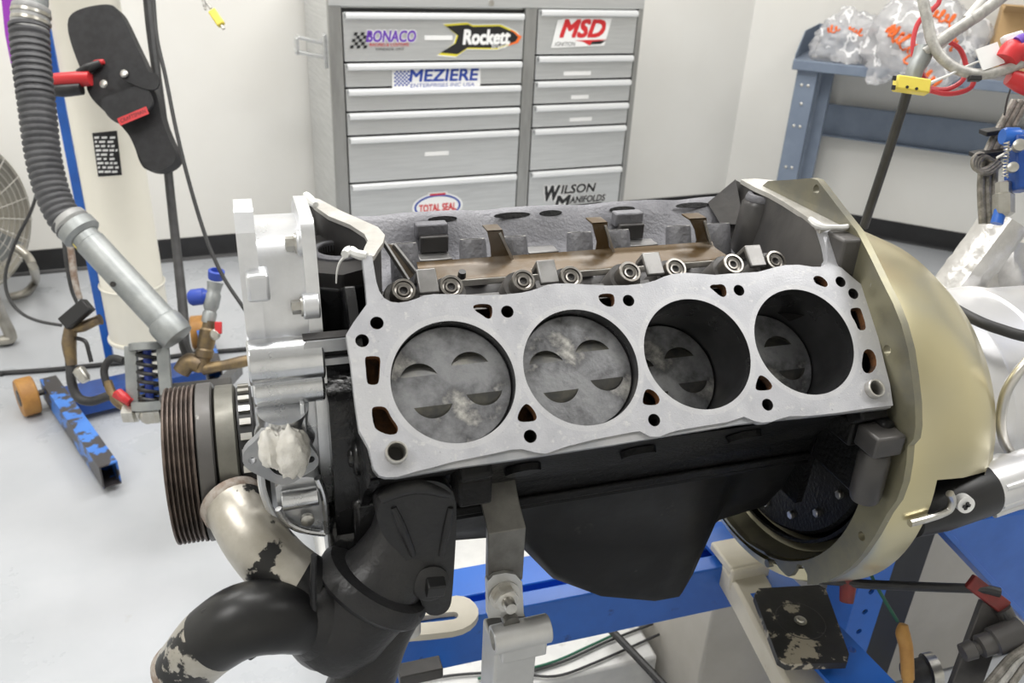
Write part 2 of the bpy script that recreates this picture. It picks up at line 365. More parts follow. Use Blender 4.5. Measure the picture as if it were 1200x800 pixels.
def deck_material():
    m = mat('machined_deck', (.52,.525,.55), .42, .35)
    nt = m.node_tree; N = nt.nodes; L = nt.links; b = N['Principled BSDF']
    uv = N.new('ShaderNodeUVMap'); uv.uv_map = 'deck'
    def noise(sc, det, lo, hi, inv=False):
        n = N.new('ShaderNodeTexNoise'); n.inputs['Scale'].default_value = sc; n.inputs['Detail'].default_value = det; n.inputs['Roughness'].default_value = .65; L.new(uv.outputs[0], n.inputs['Vector'])
        r = N.new('ShaderNodeMapRange'); r.inputs[1].default_value = lo; r.inputs[2].default_value = hi; L.new(n.outputs['Fac'], r.inputs[0]); return r.outputs[0]
    def mix(fac, a, c):
        x = N.new('ShaderNodeMix'); x.data_type = 'RGBA'
        L.new(fac, x.inputs[0])
        if isinstance(a, tuple): x.inputs[6].default_value = (*a, 1)
        else: L.new(a, x.inputs[6])
        x.inputs[7].default_value = (*c, 1); return x.outputs[2]
    c = mix(noise(3.5, 6, .35, .65), (.52,.525,.55), (.42,.425,.455))
    c = mix(noise(14, 5, .56, .70), c, (.60,.60,.60))
    c = mix(noise(26, 4, .64, .72), c, (.30,.30,.325))
    # fire-ring print left by the gasket round every bore
    sx = N.new('ShaderNodeSeparateXYZ'); L.new(uv.outputs[0], sx.inputs[0])
    def mth(op, a, b2=None):
        x = N.new('ShaderNodeMath'); x.operation = op
        for i, t in enumerate((a, b2)):
            if t is None: continue
            if isinstance(t, (int, float)): x.inputs[i].default_value = t
            else: L.new(t, x.inputs[i])
        return x.outputs[0]
    q = mth('DIVIDE', sx.outputs[0], S/100); q = mth('ROUND', q); q = mth('MULTIPLY', q, S/100); dx = mth('SUBTRACT', sx.outputs[0], q)
    rr = mth('SQRT', mth('ADD', mth('MULTIPLY', dx, dx), mth('MULTIPLY', sx.outputs[1], sx.outputs[1])))
    ring = mth('MULTIPLY', mth('LESS_THAN', rr, .565), .35)
    c = mix(ring, c, (.60,.60,.60))
    L.new(c, b.inputs['Base Color'])
    rg = N.new('ShaderNodeMapRange'); L.new(noise(9, 5, .3, .7), rg.inputs[0]); rg.inputs[3].default_value = .32; rg.inputs[4].default_value = .5
    L.new(rg.outputs[0], b.inputs['Roughness'])
    nb = N.new('ShaderNodeTexNoise'); nb.inputs['Scale'].default_value = 60; L.new(uv.outputs[0], nb.inputs['Vector'])
    bp = N.new('ShaderNodeBump'); bp.inputs['Strength'].default_value = .12; bp.inputs['Distance'].default_value = .001
    L.new(nb.outputs['Fac'], bp.inputs['Height']); L.new(bp.outputs[0], b.inputs['Normal'])
    return m
M['deck'] = deck_material()
def bag_material():
    m = bpy.data.materials.new('printed_clear_bag'); m.use_nodes = True; nt = m.node_tree; N = nt.nodes; L = nt.links
    b = N['Principled BSDF']; b.inputs['Roughness'].default_value = .22
    tc = N.new('ShaderNodeTexCoord')
    w = N.new('ShaderNodeTexWave'); w.inputs['Scale'].default_value = 2.6; w.inputs['Distortion'].default_value = 7; w.inputs['Detail'].default_value = 2.5; w.inputs['Detail Scale'].default_value = 5
    L.new(tc.outputs['Object'], w.inputs['Vector'])
    r = N.new('ShaderNodeMapRange'); r.inputs[1].default_value = .90; r.inputs[2].default_value = .93; L.new(w.outputs['Fac'], r.inputs[0])
    mx = N.new('ShaderNodeMix'); mx.data_type = 'RGBA'; mx.inputs[6].default_value = (.78,.78,.80,1); mx.inputs[7].default_value = (.92,.92,.93,1)
    L.new(r.outputs[0], mx.inputs[0]); L.new(mx.outputs[2], b.inputs['Base Color'])
    al = N.new('ShaderNodeMapRange'); al.inputs[3].default_value = .42; al.inputs[4].default_value = .95; L.new(r.outputs[0], al.inputs[0]); L.new(al.outputs[0], b.inputs['Alpha'])
    nb = N.new('ShaderNodeTexNoise'); nb.inputs['Scale'].default_value = 22; L.new(tc.outputs['Object'], nb.inputs['Vector'])
    bp = N.new('ShaderNodeBump'); bp.inputs['Strength'].default_value = .7; bp.inputs['Distance'].default_value = .008
    L.new(nb.outputs['Fac'], bp.inputs['Height']); L.new(bp.outputs[0], b.inputs['Normal'])
    return m
M['bag'] = bag_material()
def hexbolt(r, h, mats, washer=0):
    mb = MB(); z = 0
    if washer: mb.cyl((0,0,0), (0,0,1.6), washer, seg=20); z = 1.6
    mb.cyl((0,0,z), (0,0,z+h), r, seg=6); mb.cyl((0,0,z+h), (0,0,z+h+.6), r*.8, r*.7, seg=16)
    return localmesh('bolt', mb, mats)
# ------------------------------------------------------------------ the room
WA = Vector((-1000, 3080, 0)); WD = Vector((3350, 290, 0)).normalized(); WN = Vector((-WD.y, WD.x, 0))   # back wall line, WN points outwards
CORN = WA + WD*3420
RD = Vector((927, -900, 0)).normalized(); RN = Vector((-RD.y, RD.x, 0))                                   # angled right wall, RN outwards
CEIL = FLOOR+2900
BL = WA - WD*1700; RE = CORN + RD*2600
FR = Vector((RE.x, -2300, 0)); FL = Vector((BL.x, -2300, 0))
def wall(name, a, b, mat_, th=60, z0=FLOOR, z1=CEIL, n=None):
    a = Vector(a); b = Vector(b); d = (b-a).normalized()
    n = n or Vector((-d.y, d.x, 0)); mb = MB()
    c = (a+b)/2+n*th/2; c.z = (z0+z1)/2
    mb.box(c, ((b-a).length, th, z1-z0), 0, d, (0,0,1)); return struct(name, mb, mat_)
wall('wall_back', BL, CORN, M['wall']); wall('wall_right', CORN, RE, M['wall'])
wall('wall_side', RE, FR, M['wall']); wall('wall_front', FR, FL, M['wall']); wall('wall_left', FL, BL, M['wall'])
cx, cy = (BL.x+RE.x)/2, (CORN.y-2300)/2
struct('floor', MB().box((cx, cy, FLOOR-30), (RE.x-BL.x+200, CORN.y+2300+300, 60)), M['floor'])
struct('ceiling', MB().box((cx, cy, CEIL+30), (RE.x-BL.x+200, CORN.y+2300+300, 60)), M['ceiling'])
def baseboard(name, a, b):
    d = (b-a).normalized(); n = Vector((-d.y, d.x, 0)); mb = MB()
    prof = [(0, 0), (-16, 0), (-11, 8), (-5, 14), (-4, 100), (0, 102)]
    rings = []
    for p in (a, b): rings.append([Vector((p.x, p.y, FLOOR+z))+n*y for y, z in prof])
    mb.loft(rings); return struct(name, mb, M['base'])
baseboard('baseboard_back', BL, CORN); baseboard('baseboard_right', CORN, RE)

# ceiling light fixtures, the room's lamps
for i, ((lx, ly), L_) in enumerate(LIGHTS):
    lab = ['ceiling light panel above the crank pulley end of the engine', 'ceiling light panel above the bell housing', 'ceiling light panel above the white cooling column', 'ceiling light panel above the tool cabinet', 'ceiling light panel above the photographer'][i]
    t = thing('ceiling_light', lab, 'ceiling light', (lx, ly, CEIL-70), 'ceiling lights')
    part('housing', MB().box((lx, ly, CEIL-34), (1240, 640, 66)), M['white'], t, bevel=4)
    ld = bpy.data.lights.new('tube_light', 'AREA'); ld.shape = 'RECTANGLE'; ld.size = 1.2; ld.size_y = .6; ld.energy = LIGHT_POWER*L_; ld.color = (1, .985, .96)
    lo = bpy.data.objects.new('tube_light', ld); COL.objects.link(lo); lo.parent = t; lo.location = (0, 0, -.002)

# ------------------------------------------------------------------ tool cabinet with stickers
CD = 500.0; CA = WA - WN*CD
def cab(a, z, off=0.0): return Vector((CA.x, CA.y, 0)) + WD*a - WN*off + Vector((0,0,z))
def cpx(x, y):
    w = PN(x, y, CA, WN); return ((w-WA).dot(WD), w.z)
tcab = thing('tool_cabinet', 'stainless steel rolling tool cabinet with stickered drawers against the wall', 'tool cabinet', cab(1810, FLOOR, -230))
aL, aR = 1160, 2463; zT, zB = 140, FLOOR+130
mb = MB()
mb.box(cab((aL+aR)/2, (zT+zB)/2, -(CD-40)/2-4), (aR-aL, CD-40, zT-zB), 0, WD)
part('cabinet_body', mb, M['steel'], tcab, bevel=3)
mb = MB()                                                                     # face frame: stiles and rails
zt = cpx(500, 16)[1]+22
for a0, a1 in ((aL, 1209), (1932, 1982), (2440, aR)): part('face_stile', MB().box(cab((a0+a1)/2, (zT+zB)/2, 9), (a1-a0, 18, zT-zB), 0, WD), M['steel_dark'], tcab, bevel=2)
part('top_rail', MB().box(cab((aL+aR)/2, (zT+zt)/2+2, 12), (aR-aL-6, 20, zT-zt-4), 0, WD), M['steel'], tcab, bevel=2)
lk = MB(); c0 = cab(*cpx(573, 3), 22); lk.cyl(c0, c0-WN*5, 11, seg=20); part('lock', lk, M['bolt'], tcab)
def avgz(*pts): return sum(cpx(*p)[1] for p in pts)/len(pts)
rowsL = [avgz((400,22),(612,13)), avgz((401,79),(610,71.5)), avgz((402,110),(608,98)), avgz((404,136),(607,126)), avgz((404,163),(606,153)), avgz((408,218),(606,204)), -870]
rowsR = [avgz((627,15),(738,13)), avgz((625,69),(735,65.5)), avgz((625,98),(733,94)), avgz((622,126),(731,121)), avgz((622,152.5),(728,148)), avgz((620,202),(726,196)), -870]
drawers = {}
for colname, (a0, a1), rows in (('L', (1211, 1930), rowsL), ('R', (1984, 2438), rowsR)):
    for i in range(6):
        z1 = rows[i]+10; z0 = rows[i+1]+14
        mb = MB().box(cab((a0+a1)/2, (z0+z1)/2, 7), (a1-a0-6, 24, z1-z0-5), 0, WD)
        d = part('drawer', mb, M['steel'], tcab, bevel=1.5); drawers[colname, i] = (d, z0, z1)
        h = MB(); prof = [(0, 11), (10, 12), (19, 8), (22, 0), (20, -9), (12, -12), (11, -9), (15, -6), (15, 2), (8, 6), (0, 6)]
        rings = [[cab(a, z1-12+pz, 18+po) for po, pz in prof] for a in (a0+10, a1-10)]
        h.loft(rings); part('handle', h, M['handle'], d)
part('drawer_shadow', MB().box(cab((aL+aR)/2, (zt+zB)/2, -2), (aR-aL-20, 8, zt-zB-10), 0, WD), M['gap'], tcab)
hb = MB()                                                                     # side bracket / handle on the left cheek
q = cab(aL, cpx(385, 62)[1], -60)
hb.box(q-WD*6, (12, 60, 120), 0, WD); hb.box(q-WD*55+Vector((0,0,38)), (96, 42, 12), 0, WD+Vector((0,0,-.25)))
hb.box(q-WD*60+Vector((0,0,-12)), (108, 42, 12), 0, WD+Vector((0,0,-.2))); hb.box(q-WD*104+Vector((0,0,18)), (12, 42, 60), 0, WD)
part('side_bracket', hb, M['steel'], tcab, bevel=2)
for a in (aL+120, aR-120):
    c = MB(); p = cab(a, FLOOR+62, -240); c.cyl(p-WD*22, p+WD*22, 62, seg=28); c.box(p+Vector((0,0,60)), (70, 70, 14), 0, WD)
    part('caster', c, M['blackrub'], tcab, bevel=2)
class Sticker:
    def __init__(self, px, py): self.a, self.z = cpx(px, py); self.mb = MB(); self.o = 21.5
    def pt(self, x, y, l): return cab(self.a+x, self.z+y, self.o+l)
    def poly(self, pts, mi, l): self.mb.plate([pts], self.pt(0, 0, l), WD, (0,0,1), -WN, .3, mi); return self
    def polyh(self, loops, mi, l): self.mb.plate(loops, self.pt(0, 0, l), WD, (0,0,1), -WN, .3, mi); return self
    def text(self, body, size, x, y, mi, l, shear=0, off=0, w=None, sp=1.0, rot=0):
        vs, fs = text2d(body, size, shear, off, space=sp)
        if w:
            x0 = min(v[0] for v in vs); x1 = max(v[0] for v in vs); k = w/(x1-x0); vs = [((v[0]-(x0+x1)/2)*k, v[1]) for v in vs]
        d = off*size*.9; cps = [(0, 0)] if d < .4 else [(i*d, j*d) for i in (-1, 0, 1) for j in (-1, 0, 1)]
        for q, (ddx, ddy) in enumerate(cps):
            self.mb.add([self.pt(x+v[0]+ddx, y+v[1]+ddy, l+q*.01) for v in vs], fs, mi)
        return self
    def checker(self, x, y, w, h, nx, ny, mi, l, sk=0):
        for i in range(nx):
            for j in range(ny):
                if (i+j) % 2: continue
                x0 = x+w*i/nx; y0 = y+h*j/ny; dx = w/nx; dy = h/ny
                self.mb.add([self.pt(px+sk*(py-y), py, l) for px, py in ((x0,y0),(x0+dx,y0),(x0+dx,y0+dy),(x0,y0+dy))], [(0,1,2,3)], mi)
        return self
    def done(self, key, label): return part('sticker', self.mb, [M[k] for k in ('white','black','red','blueink','purpleink','yellowink','orange')], drawers[key][0], label=label)
st = Sticker(447, 45)                                                          # Bonaco
st.checker(-125, -32, 62, 56, 5, 5, 1, 1.0, .35); st.text('BONACO', 58, 32, 8, 0, .6, .18, .07, 188); st.text('BONACO', 56, 32, 8, 4, 1.4, .18, .03, 188)
st.text('RACING & CUSTOMS', 18, 24, -20, 2, 1.0, .15, .01, 150); st.text('WINDSOR, ONT', 12, 26, -36, 1, 1.0, .1, 0, 110); st.done(('L', 0), 'purple lettered sticker with a chequered flag')
st = Sticker(563, 44)                                                          # Rockett
body = [(-150,44),(-60,50),(-40,42),(70,44),(130,22),(150,4),(140,-12),(60,-36),(-60,-34),(-100,-58),(-170,-52),(-110,-18),(-100,10)]
def grow(p, k): return [(x*(1+k*.05), y*(1+k*.12)) for x, y in p]
st.poly(grow(body, 1.8), 0, .4); st.poly(grow(body, 1.2), 5, .75); st.poly([(118,33),(166,6),(150,-18),(110,-28)], 6, .9); st.poly(body, 1, 1.1)
st.text('Rockett', 74, 18, 2, 0, 1.5, .12, .04, 192); st.text('Brand', 24, 70, -30, 0, 1.5, .1, .01, 62); st.done(('L', 0), 'black rocket shaped sticker with yellow edge')
st = Sticker(679, 38)                                                          # MSD
st.poly([(-112,48),(-80,56),(134,60),(108,-48),(-134,-56)], 0, .4)
st.text('MSD', 92, 4, 14, 2, 1.0, .3, .045, 200); st.text('IGNITION', 22, -72, -42, 1, 1.0, .2, .012, 92); st.poly([(-30,-28),(120,-24),(60,-34),(40,-48),(10,-34)], 2, 1.0); st.poly([(50,-32),(116,-28),(90,-42),(44,-44)], 1, 1.2); st.done(('R', 0), 'white sticker with red italic letters')
st = Sticker(510, 90)                                                          # Meziere
st.poly([(-178,34),(180,40),(180,-34),(-178,-38)], 0, .4); st.checker(-170, -28, 60, 56, 8, 8, 3, .8); st.text('MEZIERE', 62, 30, 7, 3, 1.0, .12, .03, 280); st.text('ENTERPRISES INC USA', 20, 24, -28, 3, 1.0, .1, .008, 262); st.done(('L', 1), 'white sticker with blue capitals')
st = Sticker(511, 240)                                                         # Total Seal
el = lambda a, b: [(a*math.cos(t*2*math.pi/40), b*math.sin(t*2*math.pi/40)) for t in range(40)]
st.poly(el(110, 58), 0, .4); st.poly([(-42,62),(42,62),(42,40),(-42,40)], 0, .5); st.polyh([el(101, 51), el(92, 43)], 3, .9); st.poly([(-34,56),(34,56),(34,48),(-34,48)], 2, 1.0); st.text('TOTAL SEAL', 44, 0, -6, 2, 1.1, 0, .03, 160); st.done(('L', 5), 'white oval sticker with a blue ring and red letters')
st = Sticker(671, 226)                                                         # Wilson Manifolds
for mi, off, l in ((0, .09, .5), (1, .04, 1.6)):
    st.text('W', 92, -112, 10, mi, l, .2, off, 70); st.text('ILSON', 54, 16, 24, mi, l, .15, off, 168); st.text('M', 84, -58, -34, mi, l, .2, off, 74); st.text('ANIFOLDS', 42, 66, -26, mi, l, .15, off, 176)
st.poly([(-10,-50),(140,-46),(140,-52),(-10,-56)], 1, 1.1); st.done(('R', 5), 'black lettered sticker with white outline')
for key, px, py, w in ((('L', 0), 512, 43.5, 110), (('L', 4), 510, 178.5, 100), (('R', 1), 674, 85, 124), (('R', 2), 677, 112.5, 80), (('R', 3), 678, 138.5, 104)):
    a, z = cpx(px, py); part('label_plate', MB().box(cab(a, z, 20.5), (w, 3, 15), 0, WD), M['white'], drawers[key][0])
# ------------------------------------------------------------------ the engine
ENG = thing('engine_block', 'bare black V8 engine block with a machined grey deck and open cylinders', 'engine block', (170, 160, -405))
def DK(x, y):
    w = PN(x, y, (0,0,0), VN); return (w.x, w.dot(VV))
def DP(u, v, off=0): return VEX*u + VV*v + VN*off
out_px = [(436,299),(438.5,315),(441,330),(444.5,341),(450,349),(458,353.5),(467,354.5),(478,353),(487.5,350),(497,346),(508,344.5),(525,344.5),(545,345),(565,346),(590,345),(610,343),(622,340.5),(632.5,337),(641,333.5),(652,332),(670,332),(690,333.5),(712,334.5),(735,334),(755,332),(768,328.5),(778,324),(788,321),(803,319.5),(820,320.5),(838,322),(855,320.5),(872,319.5),(888,318.5),(898,316),(908,313),(920,310.5),(936,310),(952,312.5),(962,312.5),(968,309),(970,302),(967,286),(962,266.5),(972,266),(976,285),(979,300),(981,309),(990,317),(1003,328),(1010.5,334),(1014,342),(1020,362),(1025.5,382),(1031,402),(1037,427),(1043,450),(1046.5,475)]
bot_px = [(1017,478),(985,483),(950,487),(925,487.5),(912,491),(904,494),(893,495),(884,493),(872,488),(852,494.5),(820,499.5),(794,504),(784,507),(773,511.5),(762,511.5),(750,505),(742,506),(700,514),(667,522),(652,527),(640,531.5),(628,530),(612,526),(600,526.5),(570,533),(530,541),(505,548),(488,552),(475,556),(466,558.6),(452,559),(444.6,557),(438.5,550),(436,540),(431.6,523),(421,504),(416,470),(411,425),(405.5,392),(414,378),(430,356),(428,330),(424.5,300)]
outer = [DK(*q) for q in out_px+bot_px]
def px_poly(org, sc, pts): return [DK(org[0]+x/sc, org[1]+y/sc) for x, y in pts]
A_, B_ = ((400,330), 3.478), ((700,310), 3.3333)
water = [px_poly(*A_, [(95,312),(105,303),(150,303),(160,315),(157,360),(154,405),(145,420),(112,420),(103,405),(100,360)]),
         px_poly(*A_, [(122,520),(135,508),(172,508),(188,520),(205,555),(228,585),(232,605),(222,622),(190,624),(150,608),(132,590)]),
         px_poly(*A_, [(740,505),(757,495),(780,515),(797,545),(795,562),(778,570),(730,572),(717,560),(722,535)]),
         px_poly(*A_, [(535,100),(552,91),(590,90),(610,95),(617,115),(612,148),(595,152),(572,135),(545,118)]),
         px_poly(*B_, [(4,118),(30,112),(60,114),(68,130),(66,160),(45,166),(22,155),(6,138)]),
         px_poly(*B_, [(437,88),(448,77),(470,78),(482,75),(500,82),(507,115),(495,128),(478,122),(455,102)]),
         px_poly(*B_, [(842,52),(855,42),(875,46),(895,62),(902,80),(892,89),(870,82),(850,72)]),
         px_poly(*B_, [(987,175),(1000,168),(1024,168),(1032,180),(1050,240),(1045,256),(1020,256),(1008,225),(992,200)]),
         px_poly(*B_, [(1042,335),(1060,328),(1078,338),(1090,365),(1090,400),(1070,425),(1042,422),(1032,395),(1036,360)]),
         px_poly(*B_, [(185,492),(200,484),(225,495),(245,522),(240,542),(225,549),(185,548),(175,535)]),
         px_poly(*B_, [(628,438),(640,430),(665,445),(684,470),(680,486),(662,491),(625,492),(616,480)])]
water = [chaikin(w) for w in water]
bolts = [DK(*q) for q in [(441.7,378.3),(424.4,399),(594.6,365),(621.4,511),(736.6,352),(766.6,492),(866,340),(899.5,474),(985,330),(1000,344)]]
dowels = [DK(464,531), DK(1022.5,456.4)]
loops = [outer]+[circle(i*S, 0, BR, 96) for i in range(4)]+water+[circle(u, v, 5.5, 20) for u, v in bolts]+[circle(u, v, 8.8, 28) for u, v in dowels]
wc = [(sum(p[0] for p in w)/len(w), sum(p[1] for p in w)/len(w)) for w in water]
def sidef(x, y):
    if min(math.hypot(x-a, y-b) for a, b in wc) < 17 and min(abs(math.hypot(x-i*S, y)-BR) for i in range(4)) > .5 and min(math.hypot(x-a, y-b) for a, b in bolts+dowels) > 9: return 1
    if min(math.hypot(x-i*S, y) for i in range(4)) < BR+.6: return 3
    if min(math.hypot(x-a, y-b) for a, b in bolts+dowels) < 10: return 2
    return 0
mb = MB().plate(loops, (0,0,0), VEX, VV, VN, 9, 0, None, sidef)
deck = part('deck', mb, [M['deck'], M['rust'], M['holedark'], M['bore']], ENG, bevel=0, ang=30, label='machined grey cylinder head deck')
uvl = deck.data.uv_layers.new(name='deck')
for lp in deck.data.loops:
    w = mb.v[lp.vertex_index]; uvl.data[lp.index].uv = (w.x/100, w.dot(VV)/100)
# machined ledge just below the deck's scalloped lower edge
led = [DK(*q) for q in [(436,543),(438.5,550),(444.6,557),(466,559),(528,548),(574,542),(640,532),(714,521),(868,496),(1017,480),(1046,477),(1045.5,472)]]
mb = MB().plate([led+[(398,-59.5),(-58,-59.5)]], DP(0,0,-2.5), VEX, VV, VN, 7, 0); o = part('deck_ledge', mb, M['greypl'], ENG, bevel=.6)
for u, v in dowels:
    m2 = MB().lathe(DP(u, v, -8), VN, [(6.6, 0), (6.6, 14), (7.2, 15), (8.2, 15), (8.7, 14.3), (8.7, 0)], 32, 0, False, False); part('dowel_sleeve', m2, M['bolt'], deck)
    part('dowel_bottom', MB().cyl(DP(u, v, -8.4), DP(u, v, -8), 8.5, seg=24), M['holedark'], deck)
# jacket floor seen through the water passages, bores, pistons
mb = MB().plate([[(-72,-62),(404,-62),(408,40),(395,62),(-60,62),(-74,45)]]+[circle(i*S, 0, BR+2, 48) for i in range(4)], DP(0,0,-26), VEX, VV, VN, 3)
part('water_jacket', mb, M['rust'], ENG)
borem = localmesh('cylinder_bore', MB().lathe((0,0,0), (0,0,-1), [(BR, 8.8), (BR, 20), (BR, 150)], 96, 0, False, False), M['bore'])
for i in range(4): inst('cylinder_bore', borem, ENG, DP(i*S, 0), VN, VEX)
pm = MB(); PR = 50.7
segs = []
for cu_, cv_, hw, h, sg in ((-26, 10, 15.5, 11, 1), (18, 16, 16, 10.5, 1), (-18, -16, 16, 10.5, -1), (26, -10, 15.5, 11, -1)):
    R = (hw*hw+h*h)/(2*h); a = math.asin(min(1, hw/R)); pts = []
    for k in range(15):
        t = -a+2*a*k/14; pts.append((cu_+R*math.sin(t), cv_+sg*(R*math.cos(t)-(R-h))))
    segs.append((pts, cv_, sg, h))
pm.plate([circle(0, 0, PR-.8, 80)]+[q[0] for q in segs], (0,0,0), (1,0,0), (0,1,0), (0,0,1), .02, 0)
for pts, cv_, sg, h in segs:
    zz = [-(5.0)*max(0, sg*(y-cv_))/h for x, y in pts]
    n = len(pts); fl = [Vector((x, y, z)) for (x, y), z in zip(pts, zz)]; pm.add(fl, [tuple(range(n)) if sg < 0 else tuple(reversed(range(n)))], 1)
    top = [Vector((x, y, 0)) for x, y in pts]
    pm.add(top+fl, [(k, k+1, n+k+1, n+k) for k in range(n-1)], 1)
pm.lathe((0,0,0), (0,0,-1), [(PR-.8, 0), (PR, .8), (PR, 6), (PR-2, 6.2), (PR-2, 8), (PR, 8.2), (PR, 40)], 80, 0, False, True)
pist = localmesh('piston', pm, [M['piston'], M['relief']])
for i, dep in enumerate((11, 13, 68, 67)):
    inst('piston', pist, ENG, DP(i*S, 0, -dep), VN, VEX if i in (0, 3) else -VEX)

# ---- castings of the block
X0, X1 = -76.0, 410.0
def sec(p): return p
side_n = [(-43,-55),(-30,-66),(0,-94),(14,-112),(34,-138),(40,-150),(40,-166)]          # (Y,Z) down the near side
def sheet(mb, prof, xs, mi=0, th=6):
    rings = [[Vector((x, y, z)) for y, z in prof] for x in xs]; return mb.loft(rings, mi, caps=False, closed=False)
mb = MB(); sheet(mb, side_n, [X0+(X1-X0)*k/8 for k in range(9)])
part('block_side', mb, M['castdry'], ENG)
for i in range(3):                                                                     # core plugs on the side
    mb = MB(); c = Vector((S*(i+.5)+6, -4, -92)); n = Vector((0,-s,-s)); mb.cyl(c, c+n*6, 17, 16, seg=28)
    mb.lathe(c+n*6, -n, [(14, 0), (13, 3), (1, 3)], 28, 0, False, False); part('core_plug', mb, M['castdry'], ENG)
for u, v in bolts: part('bolt_hole', MB().lathe(DP(u, v, -8), -VN, [(5.6, 0), (5.6, 26), (.1, 29)], 18, 0, False, False), M['holedark'], deck)
rail = MB(); rail.box(((X0+X1)/2, 44, -164), (X1-X0, 16, 10)); part('pan_rail', rail, M['castdry'], ENG, bevel=2)
# lugs that carry the lower deck corners
for x0, x1, lm in ((-4, 22, 'castdry'), (378, 408, 'castdry')):
    lug = MB(); lug.box(((x0+x1)/2, -32, -62), (x1-x0, 26, 22), 0, (1,0,0), (0,-s,s)); lug.box(((x0+x1)/2+1, -22, -86), (x1-x0+2, 34, 26)); part('deck_lug', lug, M[lm], ENG, bevel=2.5)
bell_rib = MB(); bell_rib.lathe((398, -56, -152), (0,.05,1), [(13, 0), (15, 8), (15, 50), (12, 56)], 24); part('rear_boss', bell_rib, M['castmid'], ENG, bevel=2)
part('rear_ear', MB().box((405, -14, -112), (14, 84, 92)), M['castdry'], ENG, bevel=4)
part('rear_ear_step', MB().box((396, -56, -82), (32, 30, 22)), M['castmid'], ENG, bevel=2.5)
# front and rear end faces of the casting
def endface(name, x, pts, m_, th=8, sgn=1):
    mb = MB().plate([pts], (x, 0, 0), (0,1,0), (0,0,1), (sgn,0,0), th); return part(name, mb, m_, ENG, bevel=1.5)
near = [(-40,-56),(-30,-70),(0,-98),(14,-114),(34,-140),(40,-230),(280,-230),(286,-140),(320,-98),(362,-52),(300,30),(262,60),(236,36),(210,36),(120,36),(70,60),(57,50)]
endface('front_face', X0, near, M['cast'], 8, -1)
endface('front_casting', -97, [(44,-34),(70,-26),(120,-20),(200,-20),(255,-26),(262,-100),(255,-232),(160,-245),(60,-232),(44,-200),(36,-110)], M['cast'], 24, -1)
endface('rear_face', X1+2, near, M['castdry'], 8, 1)
# front corner relief: the cast end of the near bank below the deck
fc = MB(); fc.cyl((-80, 40, -88), (-70, 40, -88), 17, seg=24); fc.cyl((-84, 40, -88), (-70, 40, -88), 9, seg=20)
part('front_boss', fc, M['cast'], ENG, bevel=3)
lb = MB(); lb.lathe((-78, 76, -192), (-1,0,0), [(40, -30), (40, 20), (36, 27)], 28); lb.box((-52, 50, -170), (60, 40, 80)); part('lower_front_casting', lb, M['cast'], ENG, bevel=5)
# ---- the valley between the banks
vb = MB()
prof_n = [(46,40),(62,30),(66,14),(78,10),(118,22),(124,6),(130,-2)]
sheet(vb, prof_n, (X0+24, X1-14)); part('near_valley_ledge', vb, M['castmid'], ENG)
vf = MB(); sheet(vf, [(126,0),(160,-6),(200,-2)], (X0+24, X1-14)); part('valley_floor', vf, M['castmid'], ENG)
fw = MB(); prof_f = [(196,-2),(206,4),(222,8),(236,14),(246,26),(256,40),(264,50),(272,53),(300,30),(330,0)]
xs = [X0+24+(X1-14-X0-24)*k/60 for k in range(61)]
rings = []
for x in xs:
    ring = []
    for j, (y, z) in enumerate(prof_f):
        ph = (x-95+S/2) % 119.5
        w = math.exp(-((ph-59.7)/22)**2)
        if j in (5, 6, 7): ring.append(Vector((x, y+4*w, z-3.5*w+1.0)))
        else: ring.append(Vector((x, y, z)))
    rings.append(ring)
fw.loft(rings, 0, False, False); part('far_valley_wall', fw, M['castgrey'], ENG, ang=60)
# intake port hollows along the far edge: flat black discs paint in their shade
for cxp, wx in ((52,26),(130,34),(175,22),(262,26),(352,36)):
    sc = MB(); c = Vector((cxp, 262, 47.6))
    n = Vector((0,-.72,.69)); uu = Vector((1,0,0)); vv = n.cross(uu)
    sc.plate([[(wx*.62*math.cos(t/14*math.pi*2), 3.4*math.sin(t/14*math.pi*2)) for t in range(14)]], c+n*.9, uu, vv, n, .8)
    part('port_shade_disc', sc, M['castdry'], ENG)
for x in (36, 262):                                                            # square cast windows in the far wall
    wv = MB(); wv.box((x, 247, 42), (34, 14, 16)); part('cast_pad', wv, M['castgrey'], ENG, bevel=2)
    wv = MB(); wv.box((x+1, 238, 30), (30, 10, 18)); part('cast_window', wv, M['castmid'], ENG, bevel=1.5)
# far lifter bosses
bm_ = MB().lathe((0,0,-40), (0,0,1), [(15, 0), (14, 36), (13, 40), (10.5, 40), (10.5, 24)], 28, [0,0,1,0], True, True)
bossm = localmesh('lifter_boss', bm_, [M['castgrey'], M['machined']])
for x in (-44, 1, 73, 118, 192, 236, 311, 361): inst('lifter_boss', bossm, ENG, (x, 217, 40), (0,.30,.95))
for x in (37, 155, 274):
    web = MB(); web.box((x, 230, 10), (46, 26, 12)); part('boss_web', web, M['castgrey'], ENG, bevel=4)
    web = MB(); web.box((x-2, 226, 18), (34, 20, 5)); part('machined_pad', web, M['plate'], ENG, bevel=1)
